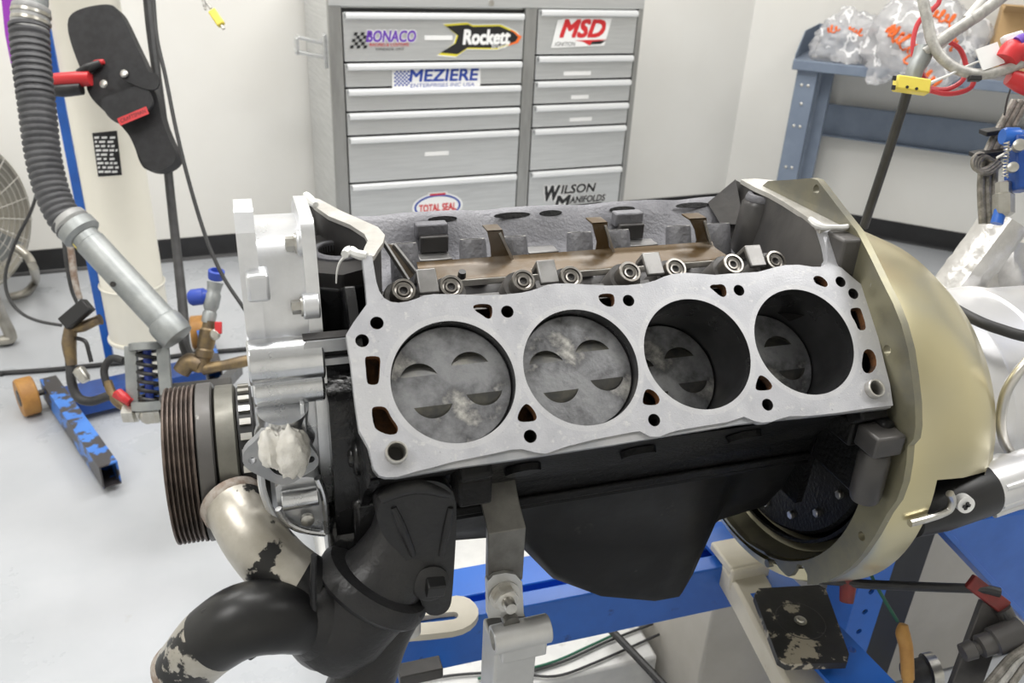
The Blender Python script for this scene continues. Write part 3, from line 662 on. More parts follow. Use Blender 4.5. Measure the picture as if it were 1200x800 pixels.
# near lifters, guides, retainer
lm_ = MB(); lm_.lathe((0,0,-26), (0,0,1), [(11, 0), (11, 25.2), (10.4, 26), (8.4, 26), (8.0, 25), (8.0, 24), (6.2, 23.2), (5.2, 24.4), (3.6, 24.2), (2.2, 22.5), (.1, 22)], 36, [0,0,0,1,1,0,0,0,1,1], True, False)
lift = localmesh('lifter', lm_, [M['lifter'], M['holedark']])
lbm = MB().lathe((0,0,-40), (0,0,1), [(17, 0), (16.5, 30), (15.5, 32), (11.2, 32)], 32, 0, True, False); nbossm = localmesh('near_lifter_boss', lbm, M['castmid'])
LA = Vector((0, -.66, .75)).normalized(); LX = [-22, 21, 89, 136, 196, 245, 309, 358]
LPOS = [Vector((x, 96, 42)) for x in LX]
for q in LPOS: inst('lifter', lift, ENG, q, LA)
for q in LPOS: inst('near_lifter_boss', nbossm, ENG, q-LA*6, LA)
for i in range(4):
    a, b = LPOS[2*i], LPOS[2*i+1]; c = (a+b)/2; g = MB(); up = LA.cross(VEX).normalized()
    if up.z < 0: up = -up
    g.box(c+up*5+LA*1.5, (18, 24, 5), 0, VEX, LA)
    g.box(c+up*15-LA*8, (17, 5, 18), 0, VEX, LA)
    part('lifter_guide', g, M['plate'], ENG, bevel=1.2)
sp = MB()                                                                     # spider retainer: channel strip with three upright legs
strip = [(147,20),(148,25),(152,26.5),(178,26.5),(183,28),(186,31)]
for x0, x1 in ((8, 338),):
    r0 = [[Vector((x, y, z)) for y, z in strip] for x in (x0, x1)]
    r1 = [[Vector((x, y, z-1.5)) for y, z in reversed(strip)] for x in (x0, x1)]
    sp.loft([a+b for a, b in zip(r0, r1)])
spo = part('lifter_retainer', sp, M['spider'], ENG, label='brown oil-stained sheet steel retainer strip')
for k_, pts in enumerate(([(571,270),(589,269),(592,282),(596,297),(602,305),(616,307),(618,313),(566,316),(568,308),(576,301),(575,288)],
            [(694,261),(712,260),(712,278),(714,289),(720,298),(734,299),(736,305),(684,308),(686,300),(698,297),(700,284)],
            [(808,256),(828,255),(829,275),(832,291),(836,299),(836,303),(800,303),(802,295),(814,292),(817,282),(815,270)])):
    Yl = 186; ol = [PY(x, y, Yl) for x, y in pts]; lg = MB().plate([[(p.x, p.z) for p in ol]], (0, Yl, 0), (1,0,0), (0,0,1), (0,-1,0), 2.2)
    lt = ol[0].lerp(ol[1], .5); lg.box(lt+Vector((0, 9, -1)), ((ol[1]-ol[0]).length, 18, 2)); lo_ = part('retainer_leg', lg, M['spider'], spo, bevel=.6)
    ed = MB(); ed.bar(ol[1]+Vector((-3,-1.5,-3)), ol[4]+Vector((0,-2,-2)), 2.5, 2.5); ed.bar(ol[4]+Vector((0,-2,-2)), Vector((ol[4].x+14, 148, 26)), 3, 2.5); part('leg_crease', ed, M['bolt'], lo_)
sl = [PY(449,284,150), PY(461,287,150), PY(487,320,130), PY(478,329,128)]
lg = MB(); lg.loft([[sl[0], sl[1], sl[1]+Vector((0,3,-2)), sl[0]+Vector((0,3,-2))], [sl[3], sl[2], sl[2]+Vector((0,3,-2)), sl[3]+Vector((0,3,-2))]]); lo_ = part('retainer_leg', lg, M['spider'], spo, bevel=.5)
for a_, b_ in ((0, 3), (1, 2)): part('leg_crease', MB().bar(sl[a_]+Vector((0,-2,1)), sl[b_]+Vector((0,-2,1)), 3, 4), M['plate'], lo_, bevel=.5)
lip = MB(); lip.bar((18, 146, 22), (340, 146, 22), 2, 6); part('retainer_lip', lip, M['bolt'], spo)
nut = MB(); q = PZ(541, 324, 28); nut.cyl(q, q+Vector((0,-2,6)), 4.2, 3.6, seg=16); part('retainer_plug', nut, M['blackpl'], spo)
# ---- end rails of the valley
def rail_poly(outp, inp, z): return [tuple(PZ(x, y, z)[:2]) for x, y in outp]+[tuple(PZ(x, y, z)[:2]) for x, y in reversed(inp)]
fo = [(359,230),(368,241),(385,253),(410,263),(427,274),(431,282),(427,290),(424,301)]; fi = [(374,233),(400,247),(425,258),(443,266),(451,275),(449,284),(443,292),(438,300)]
pol = rail_poly(fo, fi, 80)
mb = MB().plate([pol], (0,0,80), (1,0,0), (0,1,0), (0,0,1), 4); fr = part('front_rail', mb, M['machined'], ENG, bevel=.8, label='bare machined front end rail')
inner = [tuple((PZ(a[0]*.8+b[0]*.2, a[1]*.8+b[1]*.2, 80)[:2])) for a, b in zip(fo, fi)]+[tuple((PZ(a[0]*.2+b[0]*.8, a[1]*.2+b[1]*.8, 80)[:2])) for a, b in reversed(list(zip(fo, fi)))]
mb = MB().plate([inner], (0,0,76), (1,0,0), (0,1,0), (0,0,1), 78); part('front_valley_wall', mb, M['castmid'], ENG, ang=50)
# cast shelf with the distributor ring in front of the rail
sh = MB(); cen = (-68, 178)
sh.plate([[(-98,132),(-72,120),(-48,132),(-44,170),(-60,205),(-80,228),(-100,222)], circle(cen[0], cen[1], 19, 40)], (0,0,50), (1,0,0), (0,1,0), (0,0,1), 14); part('distributor_shelf', sh, M['castmid'], ENG, bevel=2.5)
ring = MB().lathe((cen[0], cen[1], 44), (0,0,1), [(19, 0), (19, 8.5), (20, 9.5), (24, 9.5), (26, 8), (27, 4)], 44, 0, False, False); part('distributor_ring', ring, M['castgrey'], ENG, label='grey ring around the distributor hole')
dk = MB().cyl((cen[0], cen[1], 30), (cen[0], cen[1], 31), 21, seg=32); part('distributor_bore', dk, M['rust'], ENG)
wl = MB(); wl.loft([[Vector((-99, 130, z)), Vector((-72, 118, z)), Vector((-46, 132, z)), Vector((-44, 170, z)), Vector((-60, 206, z)), Vector((-80, 230, z)), Vector((-101, 224, z))] for z in (37, -60)]); part('front_pocket', wl, M['cast'], ENG, bevel=3)
tr = MB(); tr.add([Vector(p) for p in [(-92,262,20),(-92,225,20),(-86,252,78),(-78,262,20),(-78,225,20),(-74,248,78)]], [(0,1,2),(5,4,3),(0,2,5,3),(2,1,4,5),(1,0,3,4)]); part('far_corner_web', tr, M['castmid'], ENG)
sg = MB(); pts = [PZ(x, y, 81) for x, y in [(404,298),(410,294),(417,297),(424,299),(430,300)]]; sg.tube(pts, [3.5,5,4,4.5,3], 8); tpts = [PZ(410,296,80), PY(399,306,92), PY(395,318,90), PY(394,332,88)]; sg.tube(tpts, [2,1.2,1,.7], 6); part('sealant_bead', sg, M['sealant'], fr, label='torn bead of pale sealant')
sg = MB(); sg.tube([PZ(x, y, 82) for x, y in [(359,229),(364,235),(370,240)]], [4,5,3], 8); part('sealant_bead', sg, M['sealant'], fr)
ro = [(868,210),(884,219),(902,227),(918,236),(935,247),(950,257),(958,265),(961,268)]; ri = [(884,209),(905,211),(928,217),(945,227),(960,240),(975,250),(995,258),(1001,263)]
pol = rail_poly(ro, ri, 80)
mb = MB().plate([pol], (0,0,80), (1,0,0), (0,1,0), (0,0,1), 5); rr_ = part('rear_rail', mb, M['machined'], ENG, bevel=.8, label='bare machined rear end rail')
sg = MB(); sg.tube([PZ(x, y, 82) for x, y in [(950,257),(957,263),(966,266),(978,266),(990,266),(1000,263)]], [3,4,3,2.5,3,2], 8); part('sealant_bead', sg, M['sealant'], rr_)
for q in ((933,226),(972,248)):
    sg = MB(); p = PZ(*q, 81); sg.sphere(p, 4, sc=(1.4,1,.5), seg=10, rings=6); part('sealant_bead', sg, M['sealant'], rr_)
# rear valley wall: a concave dark curve under the rear rail
curve = [(404,262),(407,205),(404,160),(397,120),(390,88),(390,70),(390,52)]
rw = MB(); rows = []
for z, dx in ((76, 0), (60, -3), (40, -6), (20, -10), (0, -14), (-6, -36)):
    rows.append([Vector((x+dx, y, min(z, y-9))) for x, y in curve])
rw.loft(rows, 0, False, False); part('rear_valley_wall', rw, M['castmid'], ENG, ang=60)
rg = PZ(893, 230, 70); rw = MB(); rw.lathe((rg.x, rg.y, -8), (-.02,0,1), [(27, 0), (23, 40), (20, 70), (17, 74)], 32); part('rear_column', rw, M['castmid'], ENG)
rgm = MB().lathe(rg-Vector((0,0,4)), (0,0,1), [(10, 0), (10, 6), (11, 7), (16, 7), (18, 3), (18, 0)], 32, 0, False, False); part('sender_ring', rgm, M['castgrey'], ENG)
rgm = MB().cyl(rg-Vector((0,0,2)), rg+Vector((0,0,1.2)), 10.5, seg=24); part('sender_hole', rgm, M['castmid'], ENG)
fcw = MB(); fcw.add([Vector(p) for p in [(398,252,80),(372,262,50),(392,262,40),(404,262,40),(398,220,36),(380,240,30)]], [(0,1,5),(0,5,4),(0,3,2,1),(0,4,3),(1,2,5),(2,3,4,5)]); part('far_corner_web', fcw, M['castmid'], ENG)
rp = MB(); rp.box((408, 66, 52), (26, 34, 50)); part('rear_pocket', rp, M['castmid'], ENG, bevel=3)
# link bar between timing cover and deck
lb2 = MB(); c = (PY(375,415,60)+PY(412,410,45))/2
lb2.plate([rrect(0, 0, 50, 21, 3), rrect(4, -2, 34, 6, 3)], c, VEX, (0,.25,.97), (0,-.97,.25), 14); part('link_bar', lb2, M['greypl'], ENG, bevel=1)
lb2 = MB(); lb2.box(c+Vector((0,14,0)), (50, 12, 20)); part('link_bar_back', lb2, M['castmid'], ENG)
# ---- timing cover
TC = part('timing_cover', MB().plate([chaikin([(104,84),(124,90),(196,90),(240,40),(252,-60),(240,-190),(160,-225),(84,-195),(66,-60),(84,10),(92,50)])], (-150,0,0), (0,1,0), (0,0,1), (-1,0,0), 50), M['alu'], ENG, bevel=4, label='bright cast aluminium timing cover')
fl = MB().plate([chaikin([(96,88),(102,106),(122,108),(200,104),(250,44),(262,-60),(250,-200),(160,-238),(74,-205),(58,-60),(74,0),(86,50)])], (-106,0,0), (0,1,0), (0,0,1), (-1,0,0), 11); part('rear_flange', fl, M['alu'], TC, bevel=2)
fl = MB().plate([chaikin([(92,118),(146,120),(150,70),(190,60),(230,20),(236,-60),(210,-120),(120,-120),(80,-60),(78,0),(86,60)])], (-157,0,0), (0,1,0), (0,0,1), (-1,0,0), 15); part('front_flange', fl, M['alu'], TC, bevel=2.5)
pad = MB(); pad.box((-144, 84, 62), (18, 22, 24)); part('flange_boss', pad, M['alu'], TC, bevel=3)
boltm = hexbolt(6.2, 7, M['bolt'], 8.5)
for px, Y in (((331,286), 108), ((343,360), 84)):
    q = PY(*px, Y); ear = MB(); q2 = Vector((-98, q.y, q.z)); ear.cyl(q2+Vector((-12,0,0)), q2+Vector((2,0,0)), 11, seg=24); part('bolt_ear', ear, M['alu'], TC, bevel=1.5)
    inst('flange_bolt', boltm, TC, q2+Vector((-12,0,0)), (-1,0,0))
bs = MB(); bs.cyl((-158, 66, 0), (-97, 66, 0), 19, seg=32); part('upper_boss', bs, M['alupol'], TC, bevel=2)
bs = MB(); bs.cyl((-156, 68, -27), (-98, 68, -27), 15, seg=32); bs.box((-126, 90, -20), (56, 40, 44)); part('lower_boss', bs, M['alupol'], TC, bevel=2)
bs = MB(); bs.lathe((-134, 60, -40), (0,.3,-1), [(22, 0), (20, 24), (26, 40)], 28); part('pump_neck', bs, M['alupol'], TC)
rb = MB(); rb.box((-118, 58, -52), (4, 20, 36)); part('neck_rib', rb, M['alu'], TC, bevel=1)
tri_px = [(283,538),(288,526),(300,516),(314,499),(326,494),(338,495),(352,506),(368,528),(374,537),(372,548),(358,556),(340,568),(326,568),(305,558),(288,549)]
tri = chaikin([(p.x, p.z) for p in [PY(x, y, 46) for x, y in tri_px]])
hole = [(p.x, p.z) for p in [PY(331+19*math.cos(k/12*math.pi), 535+22*math.sin(k/12*math.pi), 46) for k in range(24)]]
bh = PY(296, 540, 46); bh2 = PY(364, 538, 46)
mb = MB().plate([tri, hole, circle(bh.x, bh.z, 3.5, 14), circle(bh2.x, bh2.z, 3.5, 14)], (0,46,0), (1,0,0), (0,0,1), (0,-1,0), 9); part('pump_flange', mb, M['greypl'], TC, bevel=1, label='grey triangular pump flange')
c = PY(331, 535, 56); part('pump_port', MB().lathe(c, (0,1,0), [(20, 0), (22, 40)], 28, 0, False, True), M['alu'], TC)
# lower rounded end of the cover
lo = chaikin([(p.x, p.z) for p in [PY(x, y, 48) for x, y in [(322,566),(372,560),(381,575),(385,626),(360,626),(338,617),(326,600)]]])
mb = MB().plate([lo], (0,52,0), (1,0,0), (0,0,1), (0,-1,0), 50); part('lower_cover', mb, M['alu'], TC, bevel=3)
lw = MB(); a = PY(330, 587, 46); b = PY(373, 580, 46); lw.cyl(a, b, 9, seg=24); part('cover_tube', lw, M['alupol'], TC, bevel=1)
for pth in ([(326,596),(338,613),(358,622),(381,625)], [(372,560),(379,578),(382,600),(383,624)]):
    rimm = MB(); rimm.tube([PY(x, y, 45) for x, y in pth], 3.2, 10); part('cover_rim', rimm, M['alupol'], TC)
ck = MB(); q = PY(360, 607, 47); ck.lathe(q, (0,-1,0), [(6, 0), (6, 4), (3, 5)], 16); part('cover_plug', ck, M['bolt'], TC)
gd = MB(); gd.tube([PY(x, y, 50) for x, y in [(305,545),(307,570),(314,592),(322,606)]], 3.2, 8); part('cover_strap', gd, M['alu'], TC)
# ---- crank pulley, damper, trigger wheel
prof = [(8, 0), (62, 0), (70, 2), (75.5, 2)]; x = 3.0
for k in range(6):
    prof += [(76, x), (76, x+1.0), (72, x+2.3), (72, x+2.6), (76, x+3.9)]; x += 4.0
prof += [(76.5, x), (76.5, x+2), (40, x+2)]
pul = part('crank_pulley', MB().lathe((-241, YC, ZC+8), (1,0,0), prof, 96, 0, True, True), M['rubbergroove'], ENG, ang=25, label='rusty brown six groove crank pulley')
part('vibration_damper', MB().lathe((-211, YC, ZC+8), (1,0,0), [(30, 0), (74, 0), (77, 1.5), (77, 14), (75, 15.5), (40, 15.5)], 96), M['damper'], ENG)
part('damper_hub', MB().lathe((-195, YC, ZC+8), (1,0,0), [(30, 0), (70, 0), (73, 2), (73, 18), (70, 20), (30, 20)], 96), M['hub'], ENG)
tdisc = part('trigger_wheel', MB().cyl((-174, YC, ZC+8), (-160, YC, ZC+8), 69, seg=72), M['blackpl'], ENG, label='black trigger wheel with bright teeth')
tm = localmesh('tooth', MB().box((0,0,0), (10, 6.5, 4)), M['bolt'])
for k in range(30):
    a_ = 2*math.pi*k/30; inst('tooth', tm, tdisc, (-167, YC+70*math.cos(a_), ZC+8+70*math.sin(a_)), (0, math.cos(a_), math.sin(a_)))
part('trigger_hub', MB().cyl((-160, YC, ZC+8), (-150, YC, ZC+8), 58, seg=48), M['blackpl'], ENG)
# ---- oil pan
pan_st = [(-44,-238,82,20),(30,-246,80,20),(90,-254,80,22),(108,-282,80,22),(140,-325,82,20),(205,-370,86,18),(282,-402,92,18),(316,-404,94,16),(326,-380,94,18),(332,-300,86,20),(345,-284,82,20),(404,-274,80,22)]
rings = []
for x, zb, yb, r in pan_st:
    ring = []
    for sg_ in (0, 1):
        half = [(44,-169),(50,-174),(50+(yb-50)*.5,-174+(zb+174)*.5),(yb, zb+r),(yb+r*.3, zb+r*.3),(yb+r, zb)]
        half = [(y, z) if sg_ == 0 else (320-y, z) for y, z in half]
        ring += half if sg_ == 0 else list(reversed(half))
    rings.append([Vector((x, y, z)) for y, z in ring])
pan = part('oil_pan', MB().loft(rings), M['pan'], ENG, ang=42, label='black pressed oil pan with a deep rear sump')
part('pan_flange', MB().box(((-44+404)/2, 160, -171), (452, 246, 5)), M['pan'], ENG, bevel=1)
# ------------------------------------------------------------------ bell housing
BH = thing('bell_housing', 'gold zinc plated steel bell housing bolted behind the engine block', 'bell housing', (480, 160, -390))
edge = [(213,88),(178,99),(142,111),(131,112),(121,108),(90,95),(58,82),(34,66),(9,48),(-10,35),(-26,21),(-42,2),(-54,-18),(-66,-40),(-74,-60),(-76,-72),(-72,-82),(-76,-98),(-79,-118),(-78,-140),(-72,-160),(-66,-192),(-57,-225),(-48,-248),(-38,-266),(-24,-288),(-8,-307),(3,-317),(7,-306),(17,-301),(26,-307),(27,-318),(34,-333),(40,-335),(52,-336),(63,-333),(72,-337),(84,-337),(98,-343),(119,-350),(140,-352),(160,-352)]
flo = edge+[(320-y, min(z, 86-abs(320-y-213)*.8)) for y, z in reversed(edge[1:-1]) if 320-y > 215]
holes = []
for px in ((957,222),(1040,410),(1038,542),(1010,628),(899,660)):
    w = PA(*px, 0, 415); holes.append(circle(w.y, w.z, 5.0, 14))
chip = [tuple(PA(x, y, 0, 415)[1:]) for x, y in [(967,680),(972,670),(980,664),(988,668),(992,676),(984,682),(975,684)]]
mb = MB().plate([flo, circle(YC, ZC, 196, 96)]+holes, (414.5,0,0), (0,1,0), (0,0,1), (-1,0,0), 8); part('flange', mb, M['golddark'], BH, bevel=1, label='worn scalloped mounting flange')
rings = []; NB = 96
for x, r, dz in ((419, 205, 0), (426, 219, 0), (440, 222, -3), (480, 221, -10), (520, 216, -17), (562, 205, -23), (592, 186, -26), (606, 155, -26), (612, 60, -20)):
    rings.append([Vector((x, YC-r*math.sin(2*math.pi*k/NB), ZC+dz+r*math.cos(2*math.pi*k/NB))) for k in range(NB)])
mb = MB()
vs_ = [p for r in rings for p in r]; fs_ = [(i*NB+k, (i+1)*NB+k, (i+1)*NB+(k+1) % NB, i*NB+(k+1) % NB) for i in range(len(rings)-1) for k in range(NB) if not (i in (3, 4) and 22 <= k <= 26) and not (i >= 3 and 27 <= k <= 42)]
mb.add(vs_, fs_); part('shell', mb, M['gold'], BH, ang=40, label='rounded gold shell with a dark window')
mb = MB().lathe((420, YC, ZC), (1,0,0), [(194, 0), (190, 26), (176, 40), (170, 100), (150, 130), (60, 140)], 72, [0,0,1,1,1], False, True); part('inner_liner', mb, [M['golddark'], M['castdry']], BH)  # deeper liner rings are coloured black to put shade inside the gold bell
mb = MB().lathe((445, YC, ZC), (1,0,0), [(40, 0), (166, 0), (170, 3), (170, 22), (40, 22)], 72); part('flywheel', mb, M['castdry'], BH, label='dark flywheel disc')
bolt_s = hexbolt(5, 4, M['bolt'])
for k in range(9):
    a = math.radians(200+k*20); inst('flywheel_bolt', bolt_s, BH, (445, YC+148*math.cos(a), ZC+148*math.sin(a)), (-1,0,0))
mb = MB()
mb.lathe((443, YC, ZC), (1,0,0), [(176, 0), (180, 0), (180, 20), (176, 20)], 72, 0, False, False); part('ring_gear', mb, M['castdry'], BH)

# ------------------------------------------------------------------ silver dynamometer drive housing behind it
DY = thing('dyno_housing', 'smooth silver dynamometer drive housing behind the gold bell housing', 'dyno housing', (760, 160, -330))
mb = MB().lathe((613, YC, ZC-44), (1,0,0), [(130, 0), (150, 3), (151, 30), (149, 56), (146, 60), (144, 66), (142, 130), (145, 134), (145, 150), (141, 156), (134, 420), (60, 425)], 80)
part('casing', mb, M['silver'], DY, ang=30)
mb = MB().lathe((800, YC+20, ZC-90), (.1,-.2,1), [(95, 60), (92, 120), (75, 146), (30, 156)], 48); part('shoulder', mb, M['silver'], DY)
mb = MB(); mb.tube([PY(x, y, -4) for x, y in [(1205,422),(1190,440),(1178,462),(1173,490),(1176,515),(1186,532),(1205,545)]], 5.5, 12); part('wire_loop', mb, M['chrome'], DY)
single('dyno_pedestal', MB().box((1010, 495, -690), (900, 300, 700)), M['panelgrey'], 'pale grey pedestal panel behind the perforated blue upright', 'pedestal', bevel=6)
# foil-wrapped duct
fd = MB(); a = PY(1116, 343, 300); b = PY(1180, 258, 300); random.seed(3)
n_ = 14; rings = []
d = (b-a).normalized(); side = d.cross(Vector((0,1,0))).normalized(); up = Vector((0,1,0))
for i in range(n_):
    c = a.lerp(b, i/(n_-1)); ring = []
    for k in range(14):
        t = 2*math.pi*k/14; e = 1.0+random.uniform(-.05, .05)
        ring.append(c+side*(30*e*max(-.92, min(.92, 1.2*math.cos(t))))+up*(30*e*math.sin(t)))
    rings.append(ring)
fd.loft(rings); single('foil_duct', fd, M['foil'], 'crumpled silver foil wrapped duct leaning above the silver housing', 'duct', ang=25, base=a)
fd = MB(); q = PY(1180, 315, 340)
rings = []
for i in range(6):
    c = q+Vector((10*i-10, 10, 46-22*i)); rings.append([c+Vector((40*math.cos(t/10*2*math.pi)*(1+.1*random.random()), 26*math.sin(t/10*2*math.pi), 6*random.random())) for t in range(10)])
fd.loft(rings); single('foil_wrap', fd, M['foil'], 'bunched white foil wrap lying beside the slanted duct', 'foil', ang=25)
hs = MB(); hs.tube([PY(x, y, Y) for x, y, Y in [(1072,328,330),(1086,340,250),(1110,356,150),(1140,373,95),(1170,385,70),(1215,396,50),(1300,400,60),(1420,380,160)]], 6.5, 12, smooth=6)
single('black_hose', hs, M['blackrub'], 'black rubber hose draped across the silver housing', 'hose')

# ------------------------------------------------------------------ starter motor
ST = thing('starter_motor', 'black and silver starter motor below the bell housing window', 'starter motor', PY(1130, 625, 10))
a = PY(1078, 596, -34); b = PY(1150, 572, -34); ax = (b-a).normalized()
part('body', MB().lathe(a, ax, [(16, -20), (26, -16), (28, 0), (30, 20), (30, (b-a).length), (28, (b-a).length+4)], 48), M['blackpl'], ST, label='black starter body')
part('end_bell', MB().lathe(b, ax, [(29, 2), (29, 36), (25, 50), (26, 54), (26, 120)], 48), M['silver'], ST, label='silver end')
for dz in (18, -6, -24):
    q = b+Vector((0,-27+abs(dz)*.25,dz*.85)); part('rib', MB().cyl(q+ax*4, q+ax*125, 4, seg=12), M['silver'], ST)
mb = MB(); mb.tube([PY(x, y, -66) for x, y in [(1066,613),(1085,608),(1103,602),(1113,596),(1116,586),(1113,578)]], 4, 10, smooth=5); part('clip', mb, M['bolt'], ST)
q = PY(1127, 587, -60); mb = MB().cyl(q, q-Vector((3,8,-2)), 9, seg=28); mb.cyl(q-Vector((3,8,-2)), q-Vector((3.2,8.8,-2.2)), 9, seg=28)
part('terminal', mb, M['white'], ST)
mb = MB(); q2 = q-Vector((4,10,-2)); mb.box(q2, (3, 1.5, 9)); mb.box(q2, (9, 1.5, 3)); part('terminal_cross', mb, M['black'], ST)
q = PY(1128, 612, -58); part('data_sticker', MB().box(q, (58, 1.5, 12), 0, ax, (0,-.5,1)), M['white'], ST, bevel=.3)
part('data_sticker_text', MB().box(q-Vector((-6,1.2,0)), (34, 1, 5), 0, ax, (0,-.5,1)), M['red'], ST)
mb = MB(); mb.tube([PY(x, y, -20) for x, y in [(1150,560),(1168,553),(1182,546),(1205,538)]], 4.5, 10); single('starter_cable', mb, M['nickel'], 'bare metal link rod above the starter motor', 'rod')

# ------------------------------------------------------------------ black cast outlet manifold with two elbows, below the front of the engine
MF = thing('coolant_manifold', 'black cast coolant manifold with two pipe elbows under the engine front', 'manifold', PY(400, 800, 0))
ybase = 18
mb = MB(); mb.tube([PY(492,556,40), PY(488,590,32), PY(478,630,22), PY(455,668,14), PY(428,700,8), PY(398,735,4), PY(380,760,2)], [36,37,36,38,44,44,36], 28, smooth=5); part('body', mb, M['manifold'], MF)
mb = MB(); a = PY(436,688,10); d = (PY(405,735,4)-a).normalized(); mb.lathe(a, d, [(40,-14),(50,-12),(54,-6),(54,3),(50,8),(42,12)], 40); part('ring_flange', mb, M['manifold'], MF)
mb = MB(); mb.sphere(PY(378,728,4), 46, sc=(.75,.8,1.05), seg=28, rings=16); part('junction', mb, M['manifold'], MF)
mb = MB(); mb.tube([PY(x, y, -18) for x, y in [(368,650),(367,690),(370,735),(378,762)]], [2.5,3,3,2], 10); part('casting_seam', mb, M['manifold'], MF)
lp = chaikin([(p.x, p.z) for p in [PY(x, y, -12) for x, y in [(440,604),(446,584),(462,568),(490,561),(516,562),(531,574),(535,600),(533,640),(530,690),(527,712),(514,720),(498,718),(491,700),(488,672),(470,648),(450,630)]]], 2)
part('leg', MB().plate([lp], (0,-14,0), (1,0,0), (0,0,1), (0,-1,0), 44), M['manifold'], MF, bevel=9, label='flat faced leg with two cast ridges')
for p in ([(461,594),(471,618),(484,650)], [(528,594),(524,618),(517,650)]):
    mb = MB(); mb.tube([PY(x, y, -14) for x, y in p], [2.5,4.2,3], 10); part('rib', mb, M['manifold'], MF)
mb = MB(); mb.tube([PY(x, y, -10) for x, y in [(446,584),(468,572),(495,568),(526,578)]], [5,8,8,5], 12); part('top_ridge', mb, M['manifold'], MF)
q = PY(504,682,-16); mb = MB(); mb.lathe(q, (0,-1,.2), [(17, -6), (17, 3), (14, 5)], 28); part('boss', mb, M['manifold'], MF)
part('square_bolt', MB().box(q+Vector((3,-8,1)), (17, 12, 14), 0, (1,0,-.12), (0,-.2,1)), M['pipeBlack'], MF, bevel=1.5)
q = PY(482,727,10); part('stud', MB().cyl(q, q+Vector((0,0,-14)), 9, seg=20), M['bolt'], MF)
mb = MB(); mb.tube([PY(484,700,10), PY(450,742,8), PY(428,788,6), PY(412,820,4)], [16,25,31,30], 20); part('lower_body', mb, M['manifold'], MF)
pts = [PY(x, y, Y) for x, y, Y in [(273,590,84),(283,606,66),(299,632,46),(320,657,32),(345,676,20),(372,690,12)]]
mb = MB(); mb.tube(pts, [27,27.5,28,28.5,27,25], 32, mi=lambda t: 0 if t < .82 else 1, caps=False, smooth=6); part('upper_elbow', mb, [M['pipeSilver'], M['pipeBlack']], MF, label='silver painted elbow with flaking paint')
d0 = (pts[0]-pts[1]).normalized()
mb = MB().lathe(pts[0], d0, [(20, -20), (24, -3), (25, 4), (27, 5), (29, 3), (29, -4), (27, -7)], 36, 0, True, False); part('elbow_lip', mb, M['pipeRust'], MF)
pts = [PY(x, y, Y) for x, y, Y in [(214,786,0),(226,772,-4),(250,748,-10),(285,727,-14),(325,722,-10),(360,728,0)]]
mb = MB(); mb.tube(pts, [26,27,29.5,31,31,28], 32, mi=lambda t: 0 if t < .40 else 1, caps=False, smooth=6); part('lower_elbow', mb, [M['pipeSilver'], M['pipeBlack']], MF, label='black elbow with a worn silver tip')
d0 = (pts[0]-pts[1]).normalized()
mb = MB().lathe(pts[0], d0, [(20, -20), (23, -3), (23.5, 4), (25.5, 5), (27, 3), (27, -4), (25, -7)], 36, 0, True, False); part('elbow_lip', mb, M['pipeRust'], MF)
for p0, p1 in (((247,724),(240,716)), ((289,762),(296,769))):
    mb = MB(); mb.cyl(PY(*p0, -12), PY(*p1, -14), 4, seg=12); mb.cyl(PY(p1[0]-3, p1[1]+2, -14), PY(p1[0]+3, p1[1]-2, -14), 2, seg=8); part('clamp_pin', mb, M['blackpl'], MF)

# ------------------------------------------------------------------ cotton rag in the pump port
rg_ = MB(); random.seed(11)
c = PY(334, 533, 34)
def ragfn(p):
    q = Vector((p.x*2.6, p.y*2.6, p.z*.9)); return 1+.30*mnoise.noise(q)+.22*abs(mnoise.noise(q*2.1+Vector((3,1,2))))
rg_.sphere(c+Vector((-9,8,3)), 18, seg=28, rings=20, sc=(.62,.5,1.0), fn=ragfn)
rg_.sphere(c+Vector((6,4,-1)), 20, seg=28, rings=20, sc=(.72,.55,1.15), fn=lambda p: ragfn(p+Vector((2,5,1))))
single('cotton_rag', rg_, M['rag'], 'white cotton rag stuffed into the grey pump flange', 'rag', ang=60, base=c-Vector((0,0,25)))

# ------------------------------------------------------------------ steel mounting post
PO = thing('engine_mount_post', 'bare steel bracket on a silver square post holding the block side', 'mount post', (60, 10, FLOOR))
mb = MB(); a0 = PY(571,597,-6); a1 = PY(611,590,-6)
w_ = 37
top = [(Vector((30, 40, -112)), Vector((66, 40, -112))), (Vector((32, 14, -146)), Vector((68, 14, -146))), (Vector((33.5, -3, -162)), Vector((69.5, -3, -162))), (Vector((35, -2, -225)), Vector((70, -2, -225)))]
rings = [[p0, p1, p1+Vector((0, 9, 3)), p0+Vector((0, 9, 3))] for p0, p1 in top]
mb.loft(rings); part('flat_bar', mb, M['steelbar'], PO, bevel=1, label='bent bare steel flat bar')
c = PY(591, 697, -8); pl_ = [(p.x, p.z) for p in [PY(x, y, -6) for x, y in [(571,682),(578,674),(592,671),(604,673),(612,682),(614,722),(572,724)]]]
mb = MB().plate([pl_], (0,-6,0), (1,0,0), (0,0,1), (0,-1,0), 8); part('swivel_plate', mb, M['postsilver'], PO, bevel=1.5)
hx = hexbolt(12, 9, M['bolt'], 15); inst('nut', hx, PO, c, (0,-1,.15)); q = c+Vector((0,-9,1)); part('stud', MB().cyl(q, q+Vector((0,-13,2)), 6.5, 5.5, seg=20), M['bolt'], PO)
q = PY(597, 724, -5); part('clevis_bolt', MB().cyl(q+Vector((0,6,0)), q+Vector((0,-8,0)), 8, seg=20), M['steelbar'], PO)
a = PY(577, 750, -14); b = PY(643, 735, -14); ax = (b-a).normalized(); L_ = (b-a).length
part('cross_tube', MB().lathe(a, ax, [(9.5, 3), (9.5, 0), (13.5, 0), (14, 1), (14, L_-1), (13, L_), (2, L_)], 32), M['postsilver'], PO)
